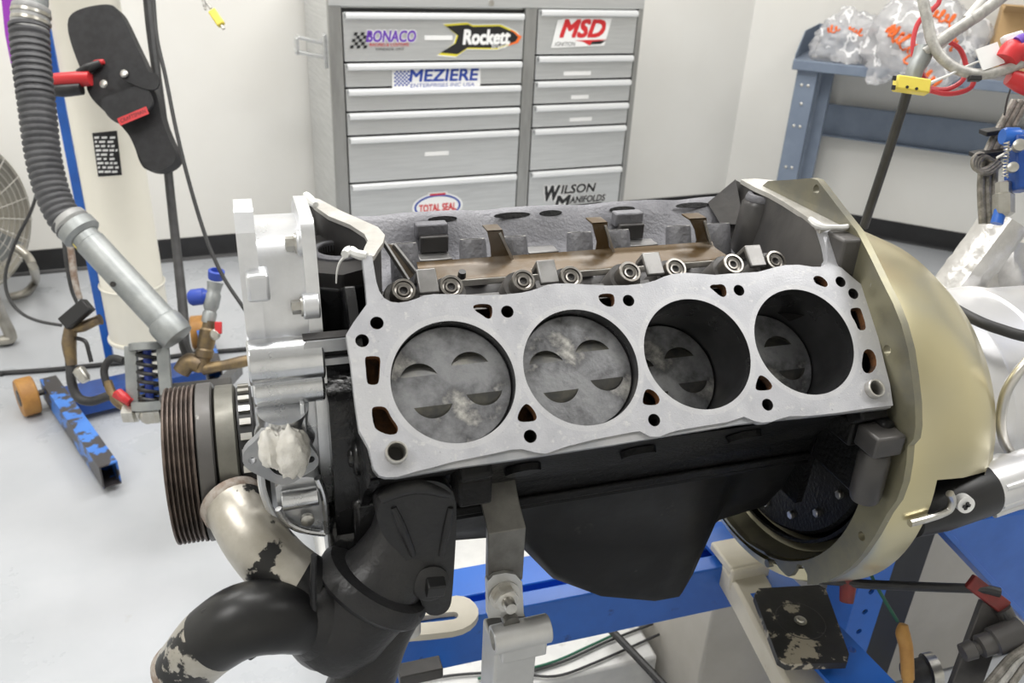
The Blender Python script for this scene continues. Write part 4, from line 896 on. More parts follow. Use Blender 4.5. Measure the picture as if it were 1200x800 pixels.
mb = MB(); c = (a+b)/2+Vector((4, 8, -18)); mb.box(c, (46, 26, 26)); part('collar', mb, M['postsilver'], PO, bevel=2)
px0 = PY(572, 760, 0); px1 = PY(628, 760, 0)
mb = MB(); cx_ = (px0.x+px1.x)/2; ww = px1.x-px0.x; top_z = px0.z-4
cx_ += 4; ww *= .88; mb.box((cx_, 22, (top_z+FLOOR)/2+200), (ww, 46, top_z-FLOOR-400)); part('square_tube', mb, M['postsilver'], PO, bevel=3)
mb = MB(); mb.box((cx_, 22, FLOOR+205), (ww+16, 60, 400)); mb.box((cx_, 22, FLOOR+6), (180, 160, 12)); part('foot', mb, M['steelbar'], PO, bevel=2)

# ------------------------------------------------------------------ blue engine stand
EF = thing('engine_stand', 'blue painted steel engine stand frame under the oil pan', 'engine stand', (300, 230, FLOOR))
yA = 205.0
def xl(x, y, Y): return PY(x, y, Y)
z_t = PY(700, 694, yA).z; z_b = PY(700, 745, yA).z
xE = PY(905, 628, yA).x
part('front_rail', MB().box(((-70+xE)/2, yA+14, (z_t+z_b)/2), (xE+70, 28, z_t-z_b)), M['blue'], EF, bevel=2.5)
z_t2 = PY(700, 662, yA+75).z
part('rear_rail', MB().box(((-70+xE)/2, yA+92, z_t2-30), (xE+70, 58, 60)), M['blue'], EF, bevel=2.5)
part('web', MB().box(((-70+xE)/2, yA+48, z_b+14), (xE+70, 46, 22)), M['blue'], EF, bevel=1)
# cross beam running towards the photographer on the right
zc_ = z_t-4
p0 = PZ(893, 640, zc_); p1 = PZ(1055, 805, zc_); dirv = (p1-p0); dirv.z = 0; dirv.normalize(); wid = Vector((dirv.y, -dirv.x, 0))
if wid.x > 0: wid = -wid
ln = (p1-p0).length+260
holes = [circle(((PZ(x, y, zc_)-p0).dot(dirv)), ((PZ(x, y, zc_)-p0).dot(wid)), 5.5, 16) for x, y in ((998,761),)]
mb = MB().plate([[(-60,0),(ln,0),(ln,78),(-60,78)]]+holes, p0, dirv, wid, (0,0,1), 6); part('cross_beam', mb, M['blue'], EF, bevel=1)
mb = MB(); mb.box(p0+dirv*(ln/2-30)+wid*3+Vector((0,0,-40)), (ln, 6, 76), 0, dirv); part('beam_web', mb, M['blue'], EF, bevel=1)
for sx in (-230, xE-30):
    for yy in (yA+14, yA+92):
        pass
part('left_leg', MB().box((-38, yA+50, (z_b+FLOOR)/2), (60, 60, z_b-FLOOR)), M['blue'], EF, bevel=3)
# perforated upright
q0 = PY(1040, 622, 262)
ux = q0.x+6; wz = 62
mb = MB(); hl = [circle(0, -40-46*k, 6, 16) for k in range(10)]
mb.plate([[(-30, 20),(32, 20),(32, -520),(-30, -520)]]+hl, (ux, 262, q0.z), (1,0,0), (0,0,1), (0,-1,0), 5); mb.box((ux-32, 292, q0.z-250), (5, 66, 540)); part('perforated_upright', mb, M['blue'], EF, bevel=.8)
mb = MB(); mb.box((ux+74, 292, q0.z-240), (80, 40, 540)); part('dark_channel', mb, M['blackpl'], EF, bevel=2)
# big blue gusset plate on the right
gp = [PY(x, y, 20) for x, y in [(1106,622),(1130,612),(1215,600),(1215,735),(1195,716)]]
mb = MB().plate([[(p.x, p.z) for p in gp]], (0,20,0), (1,0,0), (0,0,1), (0,-1,0), 8); part('gusset', mb, M['blue'], EF, bevel=1)
mb = MB(); a = PY(1106,620,20); b = PY(1215,738,20); mb.bar(a+Vector((0,26,0)), b+Vector((0,26,0)), 56, 7); part('gusset_flange', mb, M['blue'], EF, bevel=1)
part('right_leg', MB().box((ux, 292, (q0.z-500+FLOOR)/2), (70, 60, q0.z-500-FLOOR)), M['blue'], EF, bevel=3)
# beige swing arm with a rubber pad
SA = thing('swing_arm', 'beige steel swing arm clamped over the blue rail', 'support arm', PY(900, 760, 120))
a = PZ(866, 655, z_t+6); b = PZ(955, 810, z_t-30); d = (b-a).normalized(); nrm = Vector((0,0,1)); side = d.cross(nrm).normalized()
rings = []
for t, hw in ((0.0, 28), (.25, 27), (1.0, 30), (1.35, 30)):
    c = a.lerp(b, t); rings.append([c-side*hw, c+side*hw, c+side*hw-Vector((0,0,40)), c-side*hw-Vector((0,0,40))])
mb = MB().loft(rings); part('arm', mb, M['beige'], SA, bevel=5)
c1 = PZ(868, 652, z_t+12); mb = MB(); mb.box(c1+Vector((0,4,0)), (62, 58, 14)); mb.box(c1+Vector((0,-26,-12)), (62, 8, 34)); part('clamp', mb, M['beige'], SA, bevel=3)
PD_ = thing('rubber_pad', 'square black rubber jack pad with worn patches on the beige arm', 'jack pad', PY(940, 735, 100))
zp = z_t+26
quad = [PZ(x, y, zp) for x, y in [(884,697),(889,689),(960,685),(968,690),(995,766),(993,776),(922,778),(912,772)]]
quad = [(p.x, p.y) for p in quad]
mb = MB().plate([quad], (0,0,zp), (1,0,0), (0,1,0), (0,0,1), 10); part('pad', mb, M['padrub'], PD_, bevel=2)
c = PZ(938, 727, zp); part('center_bolt', MB().lathe(c, (0,0,1), [(8, -2), (8, .8), (5, 1.2), (4, 3), (1, 3.4)], 24), M['bolt'], PD_)
part('scuff_ring', MB().lathe(c-Vector((0,0,1)), (0,0,1), [(30,0),(30.5,1.3),(31.5,1.3),(32,0)], 48, 0, False, False), M['castmid'], PD_)
part('neck', MB().cyl(c-Vector((0,0,10)), c-Vector((0,0,46)), 16, seg=24), M['steelbar'], PD_)
# beige slotted plate on the left of the rail
q = [PZ(x, y, z_t+8) for x, y in [(440,722),(530,697),(548,699),(560,710),(561,722),(548,735),(525,741),(440,748)]]
sl = [PZ(x, y, z_t+8) for x, y in [(478,724),(530,716),(537,718),(537,723),(530,726),(478,731)]]
mb = MB().plate([chaikin([(p.x, p.y) for p in q]), chaikin([(p.x, p.y) for p in sl])], (0,0,z_t+8), (1,0,0), (0,1,0), (0,0,1), 10)
single('slotted_plate', mb, M['beige'], 'beige slotted steel plate resting on the blue rail below the black manifold', 'plate', bevel=1.5)

q = PZ(492, 786, z_t+10); single('rail_stop', MB().box(q, (52, 22, 16), 0, (1,0,0)), M['castmid'], 'small dark steel block lying on the blue rail left of the post', 'block', bevel=1.5)
# ------------------------------------------------------------------ cooling tower on its blue wheeled base (left)
CT = thing('cooling_tower', 'ivory cooling column on a chipped blue wheeled base beside the pulley', 'cooling tower', (-488, 1940, FLOOR))
CX, CY, CRd = -488.0, 1940.0, 88.0
mb = MB().lathe((CX, CY, -838), (0,0,1), [(CRd, 0), (CRd, 168), (CRd+2, 170), (CRd-2, 176), (CRd-3, 1300), (CRd+2, 1308), (CRd+2, 1340), (40, 1370)], 56); part('column', mb, M['column'], CT)
mb = MB().lathe((CX, CY, -846), (0,0,1), [(CRd-20, 0), (CRd+5, 0), (CRd+6, 5), (CRd+5, 10), (CRd-4, 12)], 56); part('base_rim', mb, M['column'], CT)
mb = MB().lathe((CX+12, CY, -960), (0,0,1), [(52, 0), (52, 116)], 40); part('lower_neck', mb, M['column'], CT)
mb = MB().lathe((CX, CY, -672), (0,0,1), [(CRd+1, 0), (CRd+4, 2), (CRd+4, 6), (CRd+1, 8)], 56, 0, False, False); part('band', mb, M['column'], CT)
# black data plate with pale printed rows
def colp(x, y, lift=1.5):
    d = ray(x, y); d2 = Vector((d.x, d.y)); o2 = Vector((CAMP.x-CX, CAMP.y-CY)); r = CRd-3+lift
    A2 = d2.dot(d2); B2 = o2.dot(d2); C2 = o2.dot(o2)-r*r; t = (-B2-math.sqrt(max(0, B2*B2-A2*C2)))/A2; return CAMP+d*t
def patch(name, quad, m_, lift, th, parent, nx=6):
    mb = MB(); rows = []
    (x0,y0),(x1,y1),(x2,y2),(x3,y3) = quad
    fr_ = []; bk = []
    for i in range(nx+1):
        t = i/nx
        fr_.append((colp(x0+(x1-x0)*t, y0+(y1-y0)*t, lift+th), colp(x3+(x2-x3)*t, y3+(y2-y3)*t, lift+th))); bk.append((colp(x0+(x1-x0)*t, y0+(y1-y0)*t, lift), colp(x3+(x2-x3)*t, y3+(y2-y3)*t, lift)))
    rings = [[f[0], f[1], b_[1], b_[0]] for f, b_ in zip(fr_, bk)]
    mb.loft(rings); return part(name, mb, m_, parent)
dp = patch('data_plate', [(108,156),(137,153),(143,205),(115,207)], M['black'], .5, 1.5, CT)
random.seed(5)
for k in range(9):
    y = 160+k*5.0; sh_ = (y-156)*.12
    x = 110+sh_; xe = 136+sh_
    while x < xe-3:
        w_ = random.uniform(2.5, 7.5); w_ = min(w_, xe-x)
        patch('print_row', [(x, y), (x+w_, y-.3), (x+w_, y+2.6-.3), (x, y+2.6)], M['white'], 2.3, .4, dp, 2); x += w_+random.uniform(1.2, 3.5)
# blue post behind
mb = MB(); mb.box((-604, 2040, -400), (24, 26, 1120)); part('blue_post', mb, M['blue'], CT, bevel=3)
# base frame
LT = -962
a = Vector((-770, 1958, LT)); b = Vector((-549, 1432, LT)); d = (b-a).normalized(); sd = Vector((d.y, -d.x, 0))
def tubeleg(a, b, w, h, wall_=4):
    mb = MB(); d = (b-a).normalized(); sd = Vector((d.y, -d.x, 0)).normalized(); rings = []
    def rect(c, w, h): return [c-sd*w/2, c+sd*w/2, c+sd*w/2-Vector((0,0,h)), c-sd*w/2-Vector((0,0,h))]
    i0 = rect(a-Vector((0,0,wall_)), w-2*wall_, h-2*wall_); i1 = rect(b-Vector((0,0,wall_)), w-2*wall_, h-2*wall_); im = i1
    mb.loft([rect(a, w, h), rect(b, w, h), i1, [p-d*140 for p in i1]], 0, caps=True); return mb
part('base_leg', tubeleg(a, b, 46, 70), M['bluechip'], CT, label='chipped blue box section leg')
a2 = Vector((-330, 2250, LT)); b2 = Vector((-290, 1930, LT)); part('base_leg', tubeleg(a2, b2, 46, 70), M['bluechip'], CT)
part('base_cross', MB().bar(Vector((-715, 1850, LT-36)), Vector((-330, 1960, LT-36)), 100, 60), M['navy'], CT, bevel=3)
def caster(c, axd, parent):
    axd = Vector(axd).normalized()
    w = part('caster', MB().lathe(Vector(c)-axd*24, axd, [(26, 2), (54, 0), (58, 4), (58, 44), (54, 48), (26, 46)], 40), M['caster'], parent, label='tan caster wheel')
    part('hub', MB().lathe(Vector(c)-axd*27, axd, [(8, 0), (24, 2), (26, 6), (26, 48), (24, 52), (8, 54)], 24), M['castmid'], w)
sdn = Vector((-.92, -.39, 0))
caster(Vector((-822, 1905, FLOOR+58)), sdn, CT); caster(Vector((-345, 2250, FLOOR+58)), (1,0,0), CT)
part('axle', MB().cyl(Vector((-838, 1900, FLOOR+58)), Vector((-760, 1930, FLOOR+58)), 9, seg=16), M['castmid'], CT)
# grey spring cage
DT = 1790.0
def T(x, y, dd=0): return AT(x, y, DT+dd)
c0 = T(172, 405); c1 = T(176, 472)
mb = MB(); ex = Vector((1,0,0)); L0 = (c1-c0).length; dn = (c1-c0).normalized()
mb.lathe(c0, dn, [(30, -8), (36, -6), (36, 8), (20, 10)], 28); part('cage_top', mb, M['galv'], CT)
for sg_ in (-1, 1):
    mb = MB(); mb.bar(c0+CR*34*sg_, c1+CR*36*sg_, 26, 14); part('cage_side', mb, M['galv'], CT, bevel=2)
mb = MB(); mb.lathe(c1, dn, [(38, -4), (38, 14), (20, 18)], 28); part('cage_bottom', mb, M['galv'], CT)
pts = []
for k in range(73):
    t = k/72; a_ = t*6*2*math.pi; pts.append(c0+dn*(8+t*(L0-12))+CR*20*math.cos(a_)+CF*20*math.sin(a_))
mb = MB(); mb.tube(pts, 4.5, 8, smooth=0); part('coil_spring', mb, M['blackpl'], CT)
mb = MB(); mb.cyl(c0+dn*8, c1, 9, seg=16); part('spring_rod', mb, M['bluecap'], CT)
# lower fittings
mb = MB(); mb.tube([T(176,478), T(172,486), T(178,490)], [16,18,14], 16); mb.lathe(T(150,484), (T(192,482)-T(150,484)), [(14, -10), (22, -6), (23, 18), (15, 22), (15, 40), (28, 42), (28, 66), (20, 74)], 6); part('union_fitting', mb, M['nickel'], CT, label='pale metal pipe union')
mb = MB(); mb.lathe(T(176,470), (0,0,-1), [(22,0),(22,34),(14,40)], 20); part('elbow_body', mb, M['brass'], CT)
mb = MB(); q = T(144,466,-10); mb.tube([T(138,458,-20), T(146,466,-20), T(152,470,-20)], [8,11,7], 10); mb.box(q, (40, 14, 12), 0, CR+CU*-.6); part('red_tap', mb, M['redpl'], CT)
mb = MB(); mb.tube([T(150,478), T(138,470), T(130,458), T(126,446)], [12,12,10,9], 12); part('tap_body', mb, M['brass'], CT)
mb = MB(); mb.tube([T(82,422), T(84,448), T(92,466), T(108,470), T(128,464), T(140,470)], 10, 12); part('loop_hose', mb, M['blackrub'], CT, label='black looped hose')
mb = MB(); mb.tube([T(126,452), T(122,434), T(130,420), T(144,422)], 8, 12); part('loop_hose', mb, M['blackrub'], CT)
mb = MB(); mb.tube([T(83,384), T(81,402), T(83,420), T(84,428)], [13,15,12,11], 16); part('brass_valve', mb, M['brass'], CT)
mb = MB(); mb.tube([T(86,385), T(98,382), T(112,376), T(118,374)], [10,12,10,12], 14); part('brass_elbow', mb, M['brass'], CT)
mb = MB(); mb.box(T(90,368,-20), (66, 26, 30), 0, CR+CU*.85, CU); part('switch_box', mb, M['blackpl'], CT, bevel=2)
mb = MB(); mb.tube([T(90,396), T(100,400), T(104,412), T(107,424)], 4.5, 8); part('valve_lever', mb, M['blackpl'], CT)
mb = MB(); mb.lathe(T(92,433,-15), (T(102,448,-15)-T(92,433,-15)), [(8,-4),(13,0),(13,22),(9,30)], 16); part('nickel_coupling', mb, M['nickel'], CT)
# brass stand with blue-capped valve
mb = MB(); mb.tube([T(212,436), T(222,424), T(236,428)], [18,20,18], 16); part('brass_tee', mb, M['brass'], CT)
mb = MB(); ax = T(246,372)-T(236,432); mb.lathe(T(236,436), ax, [(15,0),(15,30),(19,34),(19,48),(16,52),(18,56),(18,92),(14,96),(14,112)], 20); part('brass_riser', mb, M['brass'], CT)
mb = MB(); mb.lathe(T(244,378), T(252,332)-T(244,378), [(14,0),(15,20),(12,26),(16,34),(17,60),(14,66),(15,76),(17,88)], 20); part('grey_valve_body', mb, M['galv'], CT)
a_ = T(247,346); b_ = T(222,349); mb = MB().lathe(a_, b_-a_, [(12,0),(14,10),(18,14),(18,40),(14,46)], 24); part('blue_cap', mb, M['bluecap'], CT, label='blue plastic cap')
a_ = T(253,326); b_ = T(254,315,-10); mb = MB().lathe(a_, b_-a_, [(16,0),(17,8),(17,18),(12,20),(10,14),(9,2)], 24); part('blue_ring', mb, M['bluecap'], CT)
mb = MB(); q = T(256,384,-14); mb.box(q, (14, 10, 26), 0, CR, CU); part('red_lever', mb, M['redpl'], CT, bevel=2)
mb = MB(); q = T(253,392,-10); mb.lathe(q, -CF, [(10,0),(12,6),(8,10)], 14); part('lever_nut', mb, M['nickel'], CT)
mb = MB(); mb.tube([T(238,432), T(262,428), T(282,424), T(300,420)], [14,11,13,11], 14); part('brass_tail', mb, M['brass'], CT)
part('lower_manifold', MB().box(T(232,470,40), (150, 70, 70)), M['castmid'], CT, bevel=6)
part('manifold_stay', MB().bar(T(232,480,40), Vector((-220, 1920, LT-20)), 30, 30), M['castmid'], CT)

# grey corrugated hose with galvanised pipe
GP = thing('suction_hose', 'grey corrugated hose joined to a galvanised pipe in front of the ivory column', 'hose', T(190, 400))
def HP(x, y): return AT(x, y, 1770)
cen = [(34,30),(36,60),(39,90),(44,130),(48,165),(53,195),(62,228),(75,255),(87,270)]
P_ = [HP(*q) for q in cen]
fine = []; 
for i in range(len(P_)-1):
    p0 = P_[max(i-1,0)]; p1 = P_[i]; p2 = P_[i+1]; p3 = P_[min(i+2,len(P_)-1)]
    for k in range(40):
        t = k/40; fine.append(.5*((2*p1)+(p2-p0)*t+(2*p0-5*p1+4*p2-p3)*t*t+(3*p1-p0-3*p2+p3)*t**3))
acc = [0]
for i in range(1, len(fine)): acc.append(acc[-1]+(fine[i]-fine[i-1]).length)
step = 2.3; samp = []; j = 0; sd_ = 0
while sd_ < acc[-1]:
    while acc[j+1] < sd_: j += 1
    t = (sd_-acc[j])/(acc[j+1]-acc[j]); samp.append((sd_, fine[j].lerp(fine[j+1], t))); sd_ += step
rad = []
for d_, p in samp:
    ph = (d_ % 13.8)/13.8; base_r = 36.5-5.5*(d_/acc[-1]); rad.append(base_r+ (3.0 if ph < .5 else (-1.5 if .6 < ph < .95 else 1)))
mb = MB(); mb.tube([p for _, p in samp], rad, 26, smooth=0); part('corrugated_hose', mb, M['hosegrey'], GP, ang=50)
mb = MB(); mb.tube([HP(60,-420), HP(40,-40), HP(38,0), HP(36,8)], [30,30,31,31], 28); part('upper_pipe', mb, M['galv'], GP)
ax = HP(34,34)-HP(37,4); mb = MB().lathe(HP(37,6), ax, [(31,0),(37,4),(38,12),(36,16),(37,22),(36.5,54)], 32); part('cuff', mb, M['cuff'], GP)
for k in (9, 19):
    q = HP(36.5, 6+k*.9); part('clamp', MB().lathe(q, ax, [(38,0),(39,1),(39,7),(38,8)], 32, 0, False, False), M['nickel'], GP)
ax = (HP(205,396)-HP(90,272)).normalized(); s0 = HP(76,252); LL = (HP(205,396)-s0).length
def tt(x, y): return (HP(x, y)-s0).dot(ax)
mb = MB().lathe(s0, ax, [(29, 4), (36, 10), (38, 22), (36, 26), (32, 30), (33, 42), (36, 44)], 32); part('lower_cuff', mb, M['cuff'], GP)
u1 = tt(97,279); mb = MB().lathe(s0, ax, [(30,u1-34),(40,u1-30),(41,u1-8),(36,u1-4),(32,u1)], 32); part('threaded_collar', mb, M['galv'], GP)
mb = MB().lathe(s0, ax, [(29,u1-6),(29,u1+16),(31,u1+18),(31,LL-46),(31,LL-40)], 36); part('galvanised_pipe', mb, M['galv'], GP)
q = s0+ax*(u1+8); part('pipe_label', MB().lathe(q, ax, [(29.6,-6),(29.6,6)], 12, 0, False, False, 2.4, 3.6, ref=CU), M['yellow'], GP)
mb = MB().lathe(s0, ax, [(30,LL-48),(35,LL-44),(37,LL-36),(37,LL-8),(34,LL+4),(14,LL+8)], 36); part('end_coupling', mb, M['galv'], GP)
q = HP(140, 334)-CF*30; part('drain_hole', MB().cyl(q-CF*1.4, q+CF*2, 5.5, seg=16), M['holedark'], GP)

# holster and drill hanging on the column
HO = thing('tool_holster', 'black nylon drill holster hanging on the ivory column', 'holster', AT(140, 200, 1990))
DH = 1985.0
def H(x, y, o=0): return AT(x, y, DH-o)
def slab(name, pts, m_, o, th, parent, label=None, puff=0, bev=4):
    p2 = [((x-130)*DH/FPX, -(y-110)*DH/FPX) for x, y in pts]; mb = MB()
    mb.plate([chaikin(p2, 2)], H(130, 110, o), CR, CU, -CF, th); return part(name, mb, m_, parent, bevel=bev, label=label)
slab('back_panel', [(78,30),(82,16),(100,8),(128,4),(138,10),(146,24),(158,50),(172,78),(184,110),(190,140),(200,165),(209,180),(206,192),(190,201),(172,200),(164,192),(156,166),(140,142),(118,128),(104,108),(98,90),(84,55)], M['fabric'], 0, 34, HO, bev=10)
slab('front_pouch', [(100,98),(112,82),(126,72),(142,70),(158,78),(172,92),(184,112),(188,140),(200,168),(207,182),(196,196),(176,199),(166,190),(158,168),(142,146),(120,128),(106,114)], M['fabric'], 34, 34, HO, bev=14)
slab('strap', [(134,80),(142,78),(160,80),(176,86),(185,88),(184,104),(172,106),(152,98),(138,92)], M['fabric'], 66, 6, HO, bev=2)
pk = slab('pocket', [(116,114),(132,112),(150,104),(166,98),(176,112),(178,124),(158,138),(140,146),(124,134)], M['fabric'], 64, 8, HO, bev=4)
for x, y in ((145,86),(121,98)):
    q = H(x, y, 74 if x > 140 else 66); part('snap', MB().lathe(q+CF*3, -CF, [(9,0),(9,3),(6,6),(1,6.5)], 20), M['bolt'], HO)
mb = MB(); ct = H(156, 136, 76); dx = (CR*1.0+CU*.42).normalized(); dy = (CU*1.0-CR*.42).normalized(); hw, hh = 36, 9
mb.add([ct+dx*a_+dy*b_ for a_, b_ in ((-hw,-hh),(hw,-hh),(hw,hh),(-hw,hh))], [(0,1,2,3)], 0)
vs, fs = text2d('CRAFTSMAN', 13, 0, .02); x0 = min(v[0] for v in vs); x1 = max(v[0] for v in vs); k_ = 62/(x1-x0)
mb.add([ct-CF*.6+dx*(v[0]*k_)+dy*v[1] for v in vs], fs, 1); part('brand_tag', mb, [M['redpl'], M['black']], HO, label='small red woven tag')
DR = thing('cordless_drill', 'red and black power drill sticking out of the black holster', 'drill', H(75, 115, 40))
mb = MB(); mb.tube([H(52,95,42), H(70,94,44), H(90,93,46), H(106,92,46)], [14,17,18,16], 20); part('grip', mb, M['redpl'], DR)
mb = MB(); mb.tube([H(58,106,46), H(75,106,48), H(96,104,48)], [12,15,14], 20); part('grip_inlay', mb, M['blackpl'], DR)
mb = MB(); mb.tube([H(92,86,46), H(104,80,46), H(118,74,44)], [9,12,8], 14); part('trigger', mb, M['blackpl'], DR)
mb = MB(); mb.tube([H(104,78,40), H(114,74,40), H(122,72,40)], [6,8,5], 12); part('collar', mb, M['redpl'], DR)

# hanging hoses and cables
def cable(name, pts, r, m_, label, cat='cable', seg=10, smooth=6, group=None):
    mb = MB(); mb.tube(pts, r, seg, smooth=smooth); return single(name, mb, m_, label, cat, group)
cable('hanging_hose', [AT(x, y, 2120 if y < 240 else 2120-(y-240)*1.8) for x, y in [(150,-520),(171,-60),(174,0),(178,40),(184,90),(192,150),(200,230),(209,310),(215,370),(216,402),(222,418)]], [14,14,13,13,11,11,11,11,11,12,12], M['blackrub'], 'thick black hose hanging beside the holster', 'hose')
cable('hanging_cable', [AT(x, y, 1690) for x, y in [(150,-560),(176,-60),(180,0),(184,45),(194,90),(206,150),(222,215),(242,280),(262,325),(285,360),(310,400),(330,470)]], 4, M['blackrub'], 'thin black cable slanting down behind the silver timing cover')
cable('floor_cable', [PZ(x, y, FLOOR+8) for x, y in [(-420,452),(-30,439),(0,437),(60,433),(120,427),(170,422),(230,414),(300,408),(380,400)]], 8, M['blackrub'], 'black cable lying across the grey floor behind the caster')
cable('fan_cord', [AT(x, y, 2300) for x, y in [(44,224),(36,248),(22,275),(12,300),(6,325),(10,348),(24,366),(45,376),(72,381)]], 4.5, M['blackrub'], 'black cord looping from the fan to the switch box')
YP = thing('hanging_plug', 'small yellow plug dangling on a cable by the left wall', 'plug', AT(260, 34, 1900))
mb = MB(); mb.tube([AT(x, y, 1900) for x, y in [(150,-480),(232,-30),(240,-2),(247,10)]], 3, 8); part('lead', mb, M['greyhose'], YP)
ax = AT(262,34,1900)-AT(246,10,1900); mb = MB(); c = AT(254,21,1900); mb.box(c, (40, 18, 16), 0, ax, -CF); part('shell', mb, M['yellow'], YP, bevel=3)
mb = MB(); mb.cyl(AT(259,29,1900), AT(262.5,34,1900), 4, seg=10); part('pin', mb, M['nickel'], YP)
pp = MB(); rings = []
for x, y in [(-60,-480),(4,-30),(9,0),(13,40),(20,75),(36,110)]:
    c = AT(x, y, 2150); rings.append([c-CR*16, c+CR*16, c+CR*16+CF*3, c-CR*16+CF*3])
pp.loft(rings); rings = []
for x, y in [(-40,-480),(16,-30),(19,0),(30,40),(52,75),(62,100)]:
    c = AT(x, y, 2165); rings.append([c-CR*12, c+CR*12, c+CR*12+CF*3, c-CR*12+CF*3])
pp2 = MB(); pp2.loft(rings)
single('purple_strap', pp, M['purple'], 'purple strap hanging at the far left behind the corrugated hose', 'strap'); single('purple_strap', pp2, M['purple'], 'second purple strap between the corrugated hose and the blue post', 'strap')
cable('pink_hose', [AT(x, y, 1950) for x, y in [(80,270),(84,300),(88,330),(94,350)]], [7,8,8,6], M['pipeRust'], 'short pinkish hose under the pipe collar', 'hose')
cable('switch_lead', [AT(x, y, 1890) for x, y in [(74,275),(78,310),(84,340),(92,358)]], 4, M['blackrub'], 'black lead running into the switch box')

# ------------------------------------------------------------------ floor fan at the left edge
FN = thing('floor_fan', 'steel drum floor fan cut off by the left edge of the photo', 'fan', (-1140, 2560, FLOOR))
fc_ = Vector((-1120, 2640, -655)); fa = Vector((.80, -.55, .10)).normalized(); R_ = 265
part('drum', MB().lathe(fc_, fa, [(R_-4,-110),(R_,-110),(R_+6,-104),(R_,-98),(R_,60),(R_+7,66),(R_,72),(R_-4,72)], 72, 0, False, False), M['fangrey'], FN)
u_ = fa.cross(Vector((0,0,1))).normalized(); w_ = fa.cross(u_)
for face, o_ in (('front', 78), ('rear', -116)):
    gm = MB()
    for k in range(1, 11):
        rr = R_*k/10.5; bulge = 22*(1-(k/10.5)**2)*(1 if o_ > 0 else -1)
        gm.tube([fc_+fa*(o_+bulge)+(u_*math.cos(t*2*math.pi/40)+w_*math.sin(t*2*math.pi/40))*rr for t in range(41)], 2.2, 5, caps=False, smooth=0)
    for k in range(20):
        a_ = 2*math.pi*k/20
        gm.tube([fc_+fa*(o_+22*(1-(q/10.5)**2)*(1 if o_ > 0 else -1))+(u_*math.cos(a_)+w_*math.sin(a_))*R_*q/10.5 for q in (1.5, 4, 7, 10.5)], 2.2, 5, smooth=0)
    part('wire_guard', gm, M['chrome'], FN, kind='stuff')
part('motor', MB().lathe(fc_, fa, [(50,-90),(60,-80),(60,10),(40,24)], 32), M['castmid'], FN)
for k in range(3):
    bm2 = MB(); rows = []
    for q in range(5):
        rr = 40+q*48; a_ = k*2*math.pi/3; dirr = u_*math.cos(a_)+w_*math.sin(a_); tan = fa.cross(dirr); tw_ = .9-.12*q; wd = 40+14*q
        e = (tan*math.cos(tw_)+fa*math.sin(tw_)); rows.append([fc_+dirr*rr-e*wd+fa*30, fc_+dirr*rr+e*wd+fa*30, fc_+dirr*rr+e*wd+fa*33, fc_+dirr*rr-e*wd+fa*33])
    bm2.loft(rows); part('blade', bm2, M['galv'], FN)
bp_ = PZ(42, 325, FLOOR+16)
mb = MB(); mb.tube([AT(20,290,2900), AT(32,300,2900), AT(40,316,2900), PZ(41,330,FLOOR+22), PZ(30,343,FLOOR+20), PZ(10,348,FLOOR+20)], 15, 14, smooth=5); part('stand_tube', mb, M['fangrey'], FN)
mb = MB(); mb.tube([AT(-8,345,2650), PZ(2,370,FLOOR+120), PZ(12,392,FLOOR+40), PZ(8,398,FLOOR+24), PZ(-30,402,FLOOR+22)], [17,18,20,18,16], 14, smooth=5); part('stand_tube', mb, M['fangrey'], FN)
q = PZ(9, 402, FLOOR); part('rubber_foot', MB().cyl(q, q+Vector((0,0,16)), 22, seg=16), M['blackrub'], FN)
part('fan_base', MB().bar(PZ(-60,402,FLOOR+10), PZ(-60,350,FLOOR+10), 60, 20), M['fangrey'], FN, bevel=3)

# ------------------------------------------------------------------ steel work bench on the right
WB = thing('work_bench', 'blue grey steel work bench along the angled right wall', 'workbench', (2700, 2600, FLOOR))
BO = Vector((2230, 2709, 0)); BZ = -140.0                     # front left corner and top surface height
def bn(a, b, z): return Vector((BO.x, BO.y, 0))+RD*a+RN*b+Vector((0,0,z))   # a along, b towards the wall
part('bench_top', MB().box(bn(800, 290, BZ-22), (1620, 600, 44), 0, RD), M['bench'], WB, bevel=4)
mb = MB(); mb.add([bn(-10,20,BZ-30), bn(-10,590,BZ-30), bn(-10,590,BZ+105), bn(-10,180,BZ+105), bn(-10,20,BZ+20)]+[bn(-6,20,BZ-30), bn(-6,590,BZ-30), bn(-6,590,BZ+105), bn(-6,180,BZ+105), bn(-6,20,BZ+20)], [(0,1,2,3,4),(9,8,7,6,5),(0,4,9,5),(4,3,8,9),(3,2,7,8),(2,1,6,7),(1,0,5,6)]); part('end_guard', mb, M['bench'], WB)
part('back_guard', MB().box(bn(800, 588, BZ+52), (1620, 5, 110), 0, RD), M['bench'], WB)
def channel(a, b, w, face):
    mb = MB(); z0, z1 = FLOOR, BZ-44
    mb.box(bn(a, b, (z0+z1)/2), (w, 5, z1-z0), 0, RD); mb.box(bn(a-w/2, b+24, (z0+z1)/2), (5, 50, z1-z0), 0, RD); mb.box(bn(a+w/2, b+24, (z0+z1)/2), (5, 50, z1-z0), 0, RD); return mb
for a0 in (55, 1540):
    part('front_leg', channel(a0, 30, 84, 0), M['bench'], WB, bevel=1.5); part('rear_leg', channel(a0, 520, 84, 0), M['bench'], WB, bevel=1.5)
part('inner_post', MB().box(bn(128, 180, (FLOOR+BZ-44)/2), (50, 60, BZ-44-FLOOR), 0, RD), M['bench'], WB, bevel=2)
part('stringer', MB().box(bn(800, 535, -470), (1480, 20, 150), 0, RD), M['bench'], WB, bevel=2); part('stringer_lip', MB().box(bn(800, 518, -545), (1480, 50, 8), 0, RD), M['bench'], WB, bevel=1)
